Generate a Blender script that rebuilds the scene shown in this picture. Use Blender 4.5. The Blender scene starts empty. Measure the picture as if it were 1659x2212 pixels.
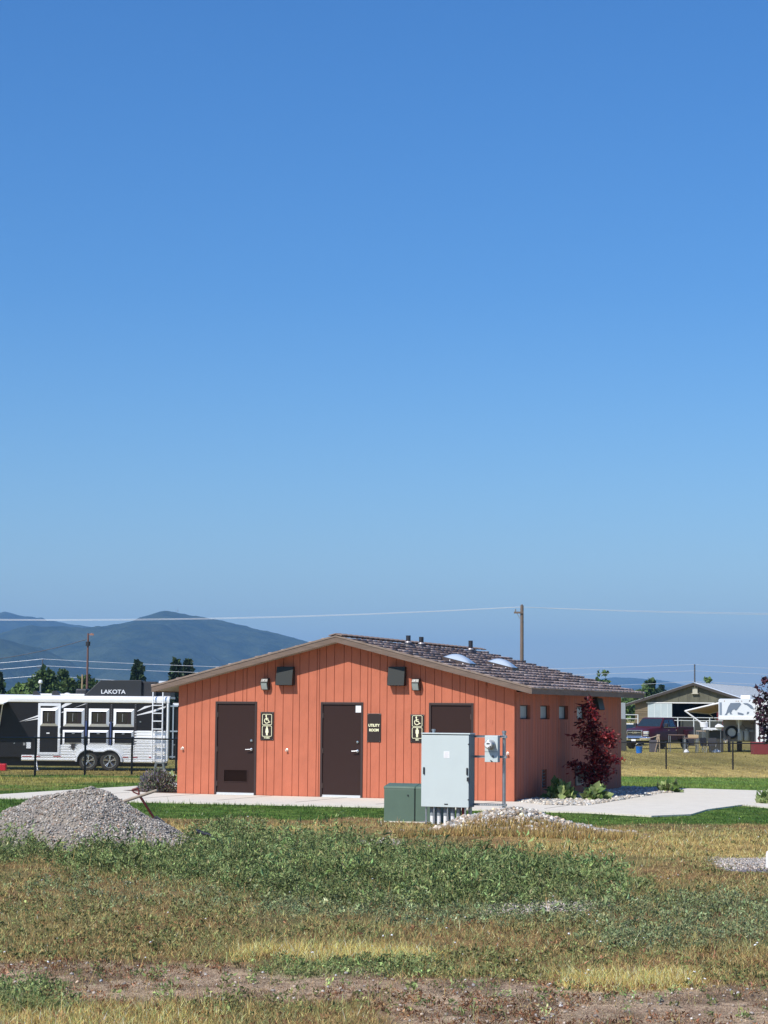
import bpy, math, random
import numpy as np
from mathutils import Vector, Matrix
random.seed(7); rng=np.random.default_rng(7)
sc=bpy.context.scene
COL=bpy.data.collections.new('scene'); sc.collection.children.link(COL)
R=math.radians
# ---------------------------------------------------------------- camera (measured from the vanishing points)
F=4510.; TH=math.atan(436/4510); RO=R(.5); H=1.85
cam=bpy.data.cameras.new('camera'); co=bpy.data.objects.new('camera',cam); COL.objects.link(co); sc.camera=co
cam.sensor_fit='HORIZONTAL'; cam.sensor_width=36; cam.lens=36*F/1659; cam.clip_start=.5; cam.clip_end=60000
CR=Matrix.Rotation(math.pi/2+TH,3,'X')@Matrix.Rotation(RO,3,'Z')
co.matrix_world=Matrix.Translation((0,0,H))@CR.to_4x4()
RM=np.array(CR); CP=np.array([0,0,H])
def ray(px,py): return RM@np.array([(px-829.5)/F,-(py-1106)/F,-1.])
def at(px,py,Y):
    d=ray(px,py); return CP+d*(Y/d[1])
def G(px,py,z=0.):
    d=ray(px,py); return CP+d*((z-H)/d[2])
def proj(x,y,z):
    q=(np.stack([x,y,z-H],-1))@RM
    return 829.5+F*q[...,0]/-q[...,2], 1106-F*q[...,1]/-q[...,2]
# ---------------------------------------------------------------- tags
def tag(o,label=None,cat=None,group=None,kind=None):
    if label: o['label']=label
    if cat: o['category']=cat
    if group: o['group']=group
    if kind: o['kind']=kind
    return o
def empty(name,loc=(0,0,0),rz=0.,label=None,cat=None,group=None):
    o=bpy.data.objects.new(name,None); COL.objects.link(o); o.empty_display_size=.3
    o.location=loc; o.rotation_euler=(0,0,rz); return tag(o,label,cat,group)
def children(o): return [c for c in COL.objects if c.parent is o]
# ---------------------------------------------------------------- materials
def s2l(c):
    return tuple(((x/255)/12.92 if x/255<=.04045 else ((x/255+.055)/1.055)**2.4) for x in c)
MATS={}
def mat(name,col,rough=.6,metal=0.,var=.0,vs=3.,bump=0.,bs=20.,stretch=(1,1,1),col2=None,spec=.5,detail=4,attr=None,coat=0.,world=False,transl=0.,aniso=0):
    if name in MATS: return MATS[name]
    m=bpy.data.materials.new(name); m.use_nodes=True; nt=m.node_tree; N=nt.nodes; L=nt.links
    b=N['Principled BSDF']; b.inputs['Roughness'].default_value=rough; b.inputs['Metallic'].default_value=metal
    b.inputs['Specular IOR Level'].default_value=spec; b.inputs['Base Color'].default_value=(*col,1)
    if coat: b.inputs['Coat Weight'].default_value=coat; b.inputs['Coat Roughness'].default_value=.08
    if var or bump or col2:
        tc=N.new('ShaderNodeTexCoord'); mp=N.new('ShaderNodeMapping'); mp.inputs['Scale'].default_value=stretch
        if world:
            g=N.new('ShaderNodeNewGeometry'); L.new(g.outputs['Position'],mp.inputs['Vector'])
        else: L.new(tc.outputs['Object'],mp.inputs['Vector'])
    src=None
    if attr:
        a=N.new('ShaderNodeAttribute'); a.attribute_name=attr; src=a.outputs['Color']
    if var or col2:
        n=N.new('ShaderNodeTexNoise'); n.inputs['Scale'].default_value=vs; n.inputs['Detail'].default_value=detail; n.inputs['Roughness'].default_value=.65
        L.new(mp.outputs['Vector'],n.inputs['Vector'])
        mx=N.new('ShaderNodeMix'); mx.data_type='RGBA'
        if col2:
            r=N.new('ShaderNodeValToRGB'); r.color_ramp.elements[0].position=.38; r.color_ramp.elements[1].position=.62
            L.new(n.outputs['Fac'],r.inputs['Fac']); L.new(r.outputs['Color'],mx.inputs['Factor'])
            mx.inputs['A'].default_value=(*col,1); mx.inputs['B'].default_value=(*col2,1)
        else:
            mr=N.new('ShaderNodeMapRange'); mr.inputs['From Min'].default_value=.3; mr.inputs['From Max'].default_value=.7
            mr.inputs['To Min'].default_value=1-var; mr.inputs['To Max'].default_value=1+var
            L.new(n.outputs['Fac'],mr.inputs['Value'])
            mx.blend_type='MULTIPLY'; mx.inputs['Factor'].default_value=1
            if src: L.new(src,mx.inputs['A'])
            else: mx.inputs['A'].default_value=(*col,1)
            L.new(mr.outputs['Result'],mx.inputs['B'])
        src=mx.outputs['Result']
    if src: L.new(src,b.inputs['Base Color'])
    if bump:
        n2=N.new('ShaderNodeTexNoise'); n2.inputs['Scale'].default_value=bs; n2.inputs['Detail'].default_value=5; n2.inputs['Roughness'].default_value=.6
        L.new(mp.outputs['Vector'],n2.inputs['Vector'])
        bp=N.new('ShaderNodeBump'); bp.inputs['Strength'].default_value=1; bp.inputs['Distance'].default_value=bump
        L.new(n2.outputs['Fac'],bp.inputs['Height']); L.new(bp.outputs['Normal'],b.inputs['Normal'])
    if transl:
        t=N.new('ShaderNodeBsdfTranslucent'); ms=N.new('ShaderNodeMixShader'); ms.inputs[0].default_value=transl
        if src: L.new(src,t.inputs['Color'])
        else: t.inputs['Color'].default_value=(*col,1)
        L.new(b.outputs[0],ms.inputs[1]); L.new(t.outputs[0],ms.inputs[2]); L.new(ms.outputs[0],N['Material Output'].inputs['Surface'])
    MATS[name]=m; return m
# ---------------------------------------------------------------- mesh builder
class MB:
    def __init__(s): s.v=[]; s.f=[]; s.mi=[]; s.cur=0
    def add(s,vs,fs):
        n=len(s.v); s.v+= [tuple(float(c) for c in p) for p in vs]
        for f in fs: s.f.append([n+i for i in f]); s.mi.append(s.cur)
        return s
    def box(s,x0,x1,y0,y1,z0,z1):
        return s.add([(x0,y0,z0),(x1,y0,z0),(x1,y1,z0),(x0,y1,z0),(x0,y0,z1),(x1,y0,z1),(x1,y1,z1),(x0,y1,z1)],
          [(0,3,2,1),(4,5,6,7),(0,1,5,4),(1,2,6,5),(2,3,7,6),(3,0,4,7)])
    def obox(s,c,sz,rot):
        hx,hy,hz=[a/2 for a in sz]; P=[]
        for z in (-hz,hz):
            for (x,y) in ((-hx,-hy),(hx,-hy),(hx,hy),(-hx,hy)): P.append(Vector(c)+rot@Vector((x,y,z)))
        return s.add(P,[(0,3,2,1),(4,5,6,7),(0,1,5,4),(1,2,6,5),(2,3,7,6),(3,0,4,7)])
    def prism(s,poly,axis,lo,hi):
        n=len(poly)
        def P(a,b,t): return {'x':(t,a,b),'y':(a,t,b),'z':(a,b,t)}[axis]
        vs=[P(a,b,lo) for a,b in poly]+[P(a,b,hi) for a,b in poly]
        ar=sum(poly[i][0]*poly[(i+1)%n][1]-poly[(i+1)%n][0]*poly[i][1] for i in range(n))
        fl=(ar>0)^(axis=='y')
        fs=[tuple(range(n))[::-1],tuple(range(n,2*n))]+[(i,(i+1)%n,n+(i+1)%n,n+i) for i in range(n)]
        if not fl: fs=[f[::-1] for f in fs]
        return s.add(vs,fs)
    def tube(s,p0,p1,r0,r1=None,n=8,caps=True):
        r1=r0 if r1 is None else r1
        p0=Vector(p0);p1=Vector(p1);d=(p1-p0)
        if d.length<1e-6: return s
        d.normalize(); a=d.orthogonal().normalized(); b=d.cross(a)
        vs=[];
        for p,r in ((p0,r0),(p1,r1)):
            for i in range(n):
                t=2*math.pi*i/n; vs.append(p+a*(r*math.cos(t))+b*(r*math.sin(t)))
        fs=[(i,(i+1)%n,n+(i+1)%n,n+i) for i in range(n)]
        if caps: fs+=[tuple(range(n))[::-1],tuple(range(n,2*n))]
        return s.add(vs,fs)
    def path(s,pts,r,n=6,r1=None):
        pts=[Vector(p) for p in pts]; m=len(pts); rings=[]; prev=None
        for i,p in enumerate(pts):
            d=(pts[min(i+1,m-1)]-pts[max(i-1,0)]).normalized()
            a=d.orthogonal().normalized() if prev is None else (prev-d*prev.dot(d)).normalized()
            prev=a; b=d.cross(a); rr=r if r1 is None else r+(r1-r)*i/(m-1)
            rings.append([p+a*(rr*math.cos(2*math.pi*k/n))+b*(rr*math.sin(2*math.pi*k/n)) for k in range(n)])
        vs=[q for g in rings for q in g]; fs=[]
        for i in range(m-1):
            for k in range(n): fs.append((i*n+k,i*n+(k+1)%n,(i+1)*n+(k+1)%n,(i+1)*n+k))
        fs+=[tuple(range(n))[::-1],tuple(range((m-1)*n,m*n))]
        return s.add(vs,fs)
    def lathe(s,prof,c,ax='z',n=20,caps=True):
        c=Vector(c); vs=[]
        for r,h in prof:
            for i in range(n):
                t=2*math.pi*i/n; a,b=r*math.cos(t),r*math.sin(t)
                vs.append(c+Vector({'z':(a,b,h),'y':(a,h,b),'x':(h,a,b)}[ax]))
        fs=[]
        for j in range(len(prof)-1):
            for i in range(n):
                f=(j*n+i,j*n+(i+1)%n,(j+1)*n+(i+1)%n,(j+1)*n+i); fs.append(f if ax!='y' else f[::-1])
        m=len(prof)
        e=[tuple(range(n))[::-1],tuple(range((m-1)*n,m*n))]
        if caps: fs+= e if ax!='y' else [q[::-1] for q in e]
        return s.add(vs,fs)
    def loft(s,secs,closed=True):
        n=len(secs[0]); vs=[p for q in secs for p in q]; fs=[]
        for j in range(len(secs)-1):
            for i in range(n if closed else n-1): fs.append((j*n+i,j*n+(i+1)%n,(j+1)*n+(i+1)%n,(j+1)*n+i))
        if closed: fs+=[tuple(range(n))[::-1],tuple(range((len(secs)-1)*n,len(secs)*n))]
        return s.add(vs,fs)
    def frame(s,x0,x1,z0,z1,w,y0,y1,wb=None):
        wb=wb or w
        s.box(x0,x1,y0,y1,z1-wb,z1); s.box(x0,x1,y0,y1,z0,z0+wb); s.box(x0,x0+w,y0,y1,z0+wb,z1-wb); s.box(x1-w,x1,y0,y1,z0+wb,z1-wb)
        return s
    def pieces(s,name,m,parent=None,**k):
        """every shape added so far that is not joined to another becomes an object of its own"""
        n=len(s.v); r=list(range(n))
        def fd(i):
            while r[i]!=i: r[i]=r[r[i]]; i=r[i]
            return i
        for f in s.f:
            for q in f[1:]: r[fd(q)]=fd(f[0])
        g={}
        for f in s.f: g.setdefault(fd(f[0]),[]).append(f)
        out=[]
        for fs in g.values():
            ids=sorted({i for f in fs for i in f}); mp={i:j for j,i in enumerate(ids)}
            b=MB(); b.v=[s.v[i] for i in ids]; b.f=[[mp[i] for i in f] for f in fs]; b.mi=[0]*len(b.f); out.append(b.build(name,m,parent,**k))
        return out
    def build(s,name,m,parent=None,world=False,smooth=False,bevel=0.,sub=0,label=None):
        me=bpy.data.meshes.new(name); v=s.v
        if world and parent is not None:
            o=parent.location; v=[(a-o.x,b-o.y,c-o.z) for a,b,c in v]
        me.from_pydata(v,[],s.f)
        ms=m if isinstance(m,(list,tuple)) else [m]
        for q in ms: me.materials.append(q)
        if len(ms)>1: me.polygons.foreach_set('material_index',s.mi)
        import bmesh
        bm=bmesh.new(); bm.from_mesh(me); bmesh.ops.recalc_face_normals(bm,faces=bm.faces); bm.to_mesh(me); bm.free()
        if smooth:
            me.polygons.foreach_set('use_smooth',[True]*len(me.polygons))
            try: me.set_sharp_from_angle(angle=R(38))
            except Exception: pass
        me.update()
        o=bpy.data.objects.new(name,me); COL.objects.link(o)
        if parent is not None: o.parent=parent
        if bevel:
            b=o.modifiers.new('bevel','BEVEL'); b.width=bevel; b.segments=2; b.limit_method='ANGLE'; b.angle_limit=R(40)
        if label: o['label']=label
        return o
def arr(name,V,Fc,m,parent=None,cols=None,smooth=False):
    me=bpy.data.meshes.new(name); nv=len(V); nf,k=Fc.shape
    me.vertices.add(nv); me.vertices.foreach_set('co',np.ascontiguousarray(V,dtype=np.float32).ravel())
    me.loops.add(nf*k); me.loops.foreach_set('vertex_index',np.ascontiguousarray(Fc,dtype=np.int32).ravel())
    me.polygons.add(nf); me.polygons.foreach_set('loop_start',np.arange(0,nf*k,k,dtype=np.int32))
    me.polygons.foreach_set('loop_total',np.full(nf,k,dtype=np.int32))
    if smooth: me.polygons.foreach_set('use_smooth',np.ones(nf,bool))
    me.update(calc_edges=True)
    if cols is not None:
        ca=me.color_attributes.new('Col','FLOAT_COLOR','POINT')
        c4=np.ones((nv,4),np.float32); c4[:,:3]=cols; ca.data.foreach_set('color',c4.ravel())
    me.materials.append(m)
    o=bpy.data.objects.new(name,me); COL.objects.link(o)
    if parent is not None: o.parent=parent
    return o
def text(s,size,m,parent,loc,rot=(math.pi/2,0,0),name='lettering',ext=.004,sx=1.,bold=0.,align='CENTER'):
    c=bpy.data.curves.new(name,'FONT'); c.body=s; c.size=size; c.extrude=ext; c.offset=bold; c.align_x=align; c.align_y='CENTER'
    t=bpy.data.objects.new('tmp',c); sc.collection.objects.link(t)
    dg=bpy.context.evaluated_depsgraph_get(); me=bpy.data.meshes.new_from_object(t.evaluated_get(dg))
    bpy.data.objects.remove(t); me.materials.clear(); me.materials.append(m); me.name=name
    o=bpy.data.objects.new(name,me); COL.objects.link(o); o.parent=parent; o.location=loc; o.rotation_euler=rot; o.scale=(sx,1,1)
    return o
# ---------------------------------------------------------------- numpy noise
_T=rng.random((256,256))
def vn(x,y,s=0):
    x=np.asarray(x)+s*17.3; y=np.asarray(y)+s*9.7
    xi=np.floor(x).astype(int); yi=np.floor(y).astype(int); fx=x-xi; fy=y-yi
    fx=fx*fx*(3-2*fx); fy=fy*fy*(3-2*fy)
    g=lambda a,b:_T[(a)&255,(b)&255]
    return (g(xi,yi)*(1-fx)+g(xi+1,yi)*fx)*(1-fy)+(g(xi,yi+1)*(1-fx)+g(xi+1,yi+1)*fx)*fy
def fbm(x,y,s=0,o=4):
    t=0.;a=.5
    for i in range(o): t=t+a*vn(x*2**i,y*2**i,s+i*3); a*=.5
    return t/(1-.5**o)
def ss(a,b,x): t=np.clip((x-a)/(b-a),0,1); return t*t*(3-2*t)
# terrain
def gz(x,y):
    x=np.asarray(x,float);y=np.asarray(y,float)
    z=-.03-.17*ss(54,66,y)-.2*ss(66,80,y)
    near=1-ss(34,38,y)
    z=z+near*(fbm(x*.5,y*.5,5)-.5)*.12
    # low mounds the two heaps lie on
    z=z+.10*np.exp(-(((x-1.9)/1.6)**2+((y-32.6)/1.1)**2))
    return z
def gzf(x,y): return float(gz(x,y))
# ================================================================ light and sky
SUN=Vector((-.475,-.505,.72)).normalized()   # towards the sun
w=bpy.data.worlds.new('World'); sc.world=w; w.use_nodes=True
nt=w.node_tree; bg=nt.nodes['Background']; sky=nt.nodes.new('ShaderNodeTexSky'); sky.sky_type='NISHITA'
sky.sun_disc=False; sky.sun_elevation=math.asin(SUN.z); sky.sun_rotation=math.atan2(SUN.x,SUN.y)
sky.air_density=1.15; sky.dust_density=.6; sky.ozone_density=4.0; sky.altitude=0
hs=nt.nodes.new('ShaderNodeHueSaturation'); hs.inputs['Saturation'].default_value=1.25; hs.inputs['Value'].default_value=1
nt.links.new(sky.outputs[0],hs.inputs['Color']); tn=nt.nodes.new('ShaderNodeMix'); tn.data_type='RGBA'; tn.blend_type='MULTIPLY'; tn.inputs['Factor'].default_value=1; 
wt=nt.nodes.new('ShaderNodeTexCoord'); wx_=nt.nodes.new('ShaderNodeSeparateXYZ'); nt.links.new(wt.outputs['Generated'],wx_.inputs[0])
wr=nt.nodes.new('ShaderNodeMapRange'); wr.inputs['From Min'].default_value=0; wr.inputs['From Max'].default_value=.2; nt.links.new(wx_.outputs['Z'],wr.inputs['Value'])
wm=nt.nodes.new('ShaderNodeMix'); wm.data_type='RGBA'; nt.links.new(wr.outputs[0],wm.inputs['Factor']); wm.inputs['A'].default_value=(1.08,1.14,1.28,1); wm.inputs['B'].default_value=(.71,.96,1.25,1); nt.links.new(wm.outputs['Result'],tn.inputs['B'])
nt.links.new(hs.outputs[0],tn.inputs['A']); nt.links.new(tn.outputs['Result'],bg.inputs[0]); bg.inputs[1].default_value=.085
sl=bpy.data.lights.new('sun','SUN'); sl.energy=4.2; sl.angle=R(.53); sl.color=(1,.955,.88)
so=bpy.data.objects.new('sun',sl); COL.objects.link(so); so.rotation_euler=(-SUN).to_track_quat('-Z','Y').to_euler(); so.location=(-20,0,30)
sc.view_settings.view_transform='Standard'; sc.view_settings.look='None'; sc.view_settings.exposure=.35; sc.view_settings.gamma=1
sc.cycles.max_bounces=6; sc.cycles.volume_bounces=0; sc.cycles.transparent_max_bounces=8
# haze
hz=MB().box(-9500,9500,-300,17500,-3,620).build('haze',mat('haze_air',(1,1,1))); tag(hz,kind='stuff')
hm=MATS['haze_air']; n=hm.node_tree.nodes; n.remove(n['Principled BSDF'])
pv=n.new('ShaderNodeVolumePrincipled'); pv.inputs['Color'].default_value=(.29,.59,1,1); pv.inputs['Density'].default_value=9e-5
pv.inputs['Anisotropy'].default_value=0.; hm.node_tree.links.new(pv.outputs[0],n['Material Output'].inputs['Volume'])
# ================================================================ ground zones
def L3(r,g,b,k=1.): return np.array(s2l((r,g,b)))*k
C_LAWN=L3(102,126,58,.78); C_LAWN2=L3(80,112,46,.68); C_STRAW=L3(214,186,118,.9); C_OLIVE=L3(142,130,84,1.1); C_BROWN=L3(162,130,88,1.1)
C_GOLD=L3(240,204,122,1.15); C_SOIL=L3(182,158,132,1.05); C_WEED=L3(126,138,88,1.12); C_BLUE=L3(130,140,100,1.0); C_GREY=L3(190,186,178,.7); C_FIELD=L3(162,146,84,.8)
def band(v,a,b,w): return ss(a-w,a+w,v)*(1-ss(b-w,b+w,v))
def zones(x,y):
    """weights of the ground covers at ground points; the patches were read off the photograph and are fixed in the place"""
    px,py=proj(x,y,np.zeros_like(x)-.03)
    wob=(fbm(x*.9,y*.35,1)-.5)*2; wob2=(fbm(x*2.5,y*1.2,2)-.5)*2
    # make the layout reach beyond the picture's sides
    Z={}
    near=1-ss(34.5,36,y)
    lim=1770+ss(1050,1300,px)*14+wob*8
    yl=np.where(x>0,77,68)+wob*2.5; Z['lawn']=(1-ss(lim-3,lim+3,py))*(1-ss(yl-.6,yl+.6,y))
    Z['field']=ss(yl-.6,yl+.6,y)
    pq=py+wob*22+wob2*8
    Z['straw']=np.maximum(band(pq,1776,1800,6)*band(px,330,960,30),band(pq,1795,1850,12)*ss(1080,1180,px))*(1-Z['lawn'])*near
    wl=np.interp(px,[-200,0,250,400,500,700,850,1100,1300,1380,1500],[1805,1820,1842,1822,1795,1812,1842,1856,1876,1915,1965])
    wh=np.interp(px,[-200,0,300,500,700,900,1100,1300,1400,1500],[1900,1872,1890,1915,1942,1948,1948,1942,1925,1955])
    Z['weed']=ss(wl-8,wl+10,py+wob2*10)*(1-ss(wh-22,wh+26,pq))*(.22+.95*ss(.36,.62,fbm(x*1.5,y*.75,15)))
    Z['blue']=np.maximum(band(pq,1950,2045,22)*ss(1180,1350,px)*.8, band(pq,1915,1990,25)*band(px,560,1350,60)*.75)
    Z['blue']=np.maximum(Z['blue'],band(pq,1905,1960,22)*band(px,60,560,90)*.35)
    Z['gold']=np.maximum(band(py+wob*8,2046,2084,7)*band(px+wob2*60,515,930,40),band(py+wob*10,2098,2135,8)*band(px+wob2*50,1215,1520,40))
    Z['gold']=Z['gold']*ss(.3,.55,fbm(x*1.5,y*1.1,18)); Z['gold']=np.maximum(Z['gold'],band(py+wob*16,2168,2300,14)*band(px+wob2*70,-400,470,60)*.5)
    Z['soil']=np.maximum(band(pq,2084,2160,12)*(1-ss(800,900,px))*.9,ss(2112,2140,pq-(px-1200)*.01)*ss(760,900,px)*(1-ss(2205,2235,py+wob*20)*.7))
    Z['green']=band(py+wob*14,2125,2178,10)*(1-ss(60,210,px+wob2*40))
    Z['green']=np.maximum(Z['green'],band(py+wob*8,2078,2106,8)*band(px+wob2*60,560,980,60)*.7)
    Z['grey']=np.maximum(band(py+wob2*5,1953,1972,5)*band(px+wob2*40,1050,1290,40),band(py+wob2*4,1815,1826,3)*band(px+wob2*40,640,860,20))
    Z['grey']=np.maximum(Z['grey'],band(py+wob*3,1852,1880,3)*ss(1535,1565,px+(py-1866)*-1.0))
    return Z,px,py,wob,wob2
def gcol(x,y):
    Z,px,py,wob,wob2=zones(x,y)
    n1=fbm(x*.7,y*.3,8); n2=fbm(x*3,y*1.5,11)
    def mix(c,t,wt): return c+(t-c)*np.clip(wt,0,1)[...,None]
    c=np.zeros(x.shape+(3,))+C_OLIVE
    c=mix(c,C_BROWN,ss(.42,.6,n1)); c=mix(c,C_BROWN*.8,ss(.5,.7,n2)*.6)
    fgr=ss(.45,.62,fbm(x*.06+3,y*.16,21)); fb=fbm(x*.03,y*.5,23)
    far=mix(mix(np.zeros_like(c)+C_FIELD,C_LAWN*1.15,fgr*.35),C_STRAW*.9,ss(.5,.72,fb)*.5)
    far=mix(far,C_STRAW*.85,band(y,77,88,2.5)*(x>0)*.6)
    c=mix(c,far,Z['field'])
    lawn=mix(mix(np.zeros_like(c)+C_LAWN,C_LAWN2,ss(.4,.6,n2)),C_FIELD*1.1,ss(.42,.6,fbm(x*.25,y*.35,31))*ss(46,52,y)*np.where(x<0,.9,.35)); lawn=mix(lawn,C_LAWN*1.6,ss(46,52,y)*np.where(x<0,.12,.5))
    c=mix(c,lawn,Z['lawn'])
    c=mix(c,C_STRAW,Z['straw']*ss(.3,.6,n2)*.9+Z['straw']*.2)
    c=mix(c,C_WEED*.6,Z['weed']*.8); c=mix(c,C_BLUE*.75,Z['blue']*.6)
    c=c*(1-.35*(1-Z['lawn'])*(1-Z['field']))[...,None]*(.75+.5*ss(.35,.65,fbm(x*5,y*3,91)))[...,None]
    c=mix(c,mix(np.zeros_like(c)+C_SOIL,C_SOIL*.55,ss(.42,.6,fbm(x*2.2,y*2.6,93))),Z['soil']*.9); c=mix(c,C_GOLD*.8,Z['gold']*.8); c=mix(c,C_WEED,Z['green']*.8); c=mix(c,C_GREY,Z['grey'])
    return c
def steps(a,b,st,far,m):
    mid=np.arange(a,b+1e-6,st); k=np.linspace(0,1,m+1)[1:]
    out=st*((far/st)**k)
    return mid,out
mx,ox=steps(-15,15,.15,15000,48); xs=np.concatenate([-15-ox[::-1],mx,15+ox])
my,oy=steps(9,62,.14,20000,64); ys=np.concatenate([9-np.geomspace(.3,300,24)[::-1],my,62+oy])
X,Y=np.meshgrid(xs,ys); Zg=gz(X,Y); Cg=gcol(X.ravel(),Y.ravel())
nx=len(xs);ny=len(ys); idx=np.arange(nx*ny).reshape(ny,nx)
Fq=np.stack([idx[:-1,:-1],idx[:-1,1:],idx[1:,1:],idx[1:,:-1]],-1).reshape(-1,4)
gm=mat('ground_cover',(.2,.15,.07),.95,var=.45,vs=9,bump=.03,bs=40,attr='Col',world=True,detail=8,spec=.1)
tag(arr('ground',np.stack([X,Y,Zg],-1).reshape(-1,3),Fq,gm,cols=Cg,smooth=True),kind='structure')
# ---- blades of grass: real narrow leaves, thinned with distance
vegm=mat('grass_blades',(.1,.15,.05),.75,attr='Col',spec=.2,transl=.22)
def blades(n,pyr,pxr,keep,hf,wf,colf,name,seed,lean=.5,tri2=False):
    r=np.random.default_rng(seed)
    px=r.uniform(*pxr,n); py=r.uniform(*pyr,n)
    d=np.stack([(px-829.5)/F,-(py-1106)/F,-np.ones(n)],-1)@RM.T
    t=(-.03-H)/d[:,2]; x=d[:,0]*t; y=d[:,1]*t
    Z,_,_,wob,wob2=zones(x,y)
    k=r.random(n)<keep(Z,x,y,px,py); x=x[k];y=y[k];px=px[k];py=py[k]; Z={q:v[k] for q,v in Z.items()}; wob=wob[k]
    m=len(x); z=gz(x,y)-.004
    h=hf(Z,x,y,r,m); wd=wf(y,r,m)
    a=r.uniform(0,2*np.pi,m); dx=np.cos(a)*wd/2; dy=np.sin(a)*wd/2
    la=r.uniform(0,2*np.pi,m); lm=r.random(m)*lean*h
    V=np.empty((m,3,3)); V[:,0]=np.stack([x-dx,y-dy,z],-1); V[:,1]=np.stack([x+dx,y+dy,z],-1)
    V[:,2]=np.stack([x+np.cos(la)*lm,y+np.sin(la)*lm,z+h],-1)
    c=colf(Z,x,y,r,m)
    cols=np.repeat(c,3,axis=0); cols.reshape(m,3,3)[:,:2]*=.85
    o=arr(name,V.reshape(-1,3),np.arange(3*m).reshape(-1,3),vegm,cols=cols); return o
PATHP=[]  # polygons of paving, filled in below so that no blade grows through it
def inpoly(x,y,poly):
    ins=np.zeros(x.shape,bool); n=len(poly)
    for i in range(n):
        x0,y0=poly[i];x1,y1=poly[(i+1)%n]
        if y0==y1: continue
        c=((y0>y)!=(y1>y))&(x<(x1-x0)*(y-y0)/(y1-y0)+x0); ins^=c
    return ins
g2=lambda pts,z=0.:[tuple(G(a,b,z)[:2]) for a,b in pts]
# ================================================================ paths, beds
# building frame: origin at the front left wall corner, x along the front, y into the building
BA=R(-21.0); BU=np.array([math.cos(BA),math.sin(BA)]); BS=np.array([-math.sin(BA),math.cos(BA)])
BO=np.array([-4.677,48.099]); BW=8.064; BL=9.12
def BP(a,b): return tuple(BO+BU*a+BS*b)
P_walk=g2([(-260,1729),(0,1715.6),(150,1706),(315,1696.5),(345,1694),(337,1703),(264,1707),(320,1712)])+[BP(0,-.02),BP(BW+.02,-.02),BP(BW+.12,.1)]+\
  g2([(1180,1738.5),(1266,1740),(1357,1725.7),(1427,1713.5),(1478,1710.6),(1460,1704),(1342,1700.5)])+[BP(BW+.3,BL+.5)]+\
  g2([(1500,1703),(1659,1708),(2500,1734),(2500,1772),(1659,1743),(1604,1738),(1528,1748),(1493,1758.5),(1407,1762),(1266,1753.5),(1029,1748),(823,1742),(273,1730),(110,1724),(0,1723),(-260,1738)])
P_bed=g2([(1111,1731)])+[BP(BW,0),BP(BW,BL)]+g2([(1342,1700.5),(1460,1704),(1478,1710.6),(1427,1713.5),(1357,1725.7),(1266,1740),(1180,1738.5)])
P_bed2=g2([(264,1707),(337,1703),(345,1694)])+[BP(-.3,1.5),BP(0,0)]+g2([(320,1712)])
PATHP+=[P_walk,P_bed,P_bed2,[BP(0,0),BP(BW,0),BP(BW,BL),BP(0,BL)]]
concm=mat('concrete_walk',s2l((212,204,188)),.85,var=.07,vs=2.2,bump=.002,bs=90,detail=8)
tag(MB().prism(P_walk,'z',-.12,0).build('concrete_path',concm),kind='structure')
# control joints in the walk
jb=MB()
for a in (-1.2,.6,2.4,4.2,6.0,7.8,9.6):
    p=BP(a,-.05);q=BP(a,-2.9); 
    jb.prism([(p[0],p[1]),(p[0]+.012,p[1]),(q[0]+.012,q[1]),(q[0],q[1])],'z',.001,.004)
tag(jb.build('path_joint',mat('joint_dark',s2l((120,115,106)),.9)),kind='structure')
soilm=mat('bed_soil',s2l((96,74,58)),.95,var=.3,vs=15,bump=.02,bs=50)
tag(MB().prism(P_bed,'z',-.1,-.01).build('gravel_bed',mat('bed_gravel',s2l((150,142,132)),.9,var=.35,vs=25,bump=.02,bs=40)),kind='structure')
tag(MB().prism(P_bed2,'z',-.1,-.012).build('planting_bed',soilm),kind='structure')
# stones ---------------------------------------------------------
t_=(1+5**.5)/2
ICO=np.array([(-1,t_,0),(1,t_,0),(-1,-t_,0),(1,-t_,0),(0,-1,t_),(0,1,t_),(0,-1,-t_),(0,1,-t_),(t_,0,-1),(t_,0,1),(-t_,0,-1),(-t_,0,1)])/1.9
ICF=np.array([(0,11,5),(0,5,1),(0,1,7),(0,7,10),(0,10,11),(1,5,9),(5,11,4),(11,10,2),(10,7,6),(7,1,8),(3,9,4),(3,4,2),(3,2,6),(3,6,8),(3,8,9),(4,9,5),(2,4,11),(6,2,10),(8,6,7),(9,8,1)])
stonem=mat('stone_chips',(.4,.38,.35),.85,attr='Col',var=.15,vs=40,spec=.25)
def stones(name,pos,size,cols,flat=.7,parent=None,jit=.22,seed=3):
    r=np.random.default_rng(seed); n=len(pos)
    V=ICO[None]*(1+r.uniform(-jit,jit,(n,12,1))); V=V*np.stack([r.uniform(.7,1.3,n),r.uniform(.7,1.3,n),r.uniform(.5,1.,n)*flat*1.3],-1)[:,None]
    a=r.uniform(0,6.28,n); c,s=np.cos(a),np.sin(a); b=r.uniform(-.6,.6,n); cb,sb=np.cos(b),np.sin(b)
    y1=V[...,1]*cb[:,None]-V[...,2]*sb[:,None]; z1=V[...,1]*sb[:,None]+V[...,2]*cb[:,None]
    V=np.stack([V[...,0]*c[:,None]-y1*s[:,None],V[...,0]*s[:,None]+y1*c[:,None],z1],-1)*size[:,None,None]+pos[:,None]
    Fc=(ICF[None]+np.arange(n)[:,None,None]*12).reshape(-1,3)
    return arr(name,V.reshape(-1,3),Fc,stonem,parent,cols=np.repeat(cols,12,axis=0))
def stone_cols(n,seed,base=(176,170,162),spread=.28,warm=.06):
    r=np.random.default_rng(seed); b=np.array(s2l(base)); k=np.exp(r.normal(0,spread,(n,1))); t=r.normal(0,warm,(n,1))
    return np.clip(b*k*(1+t*np.array([[1,.1,-1.]])),.02,.8)
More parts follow.
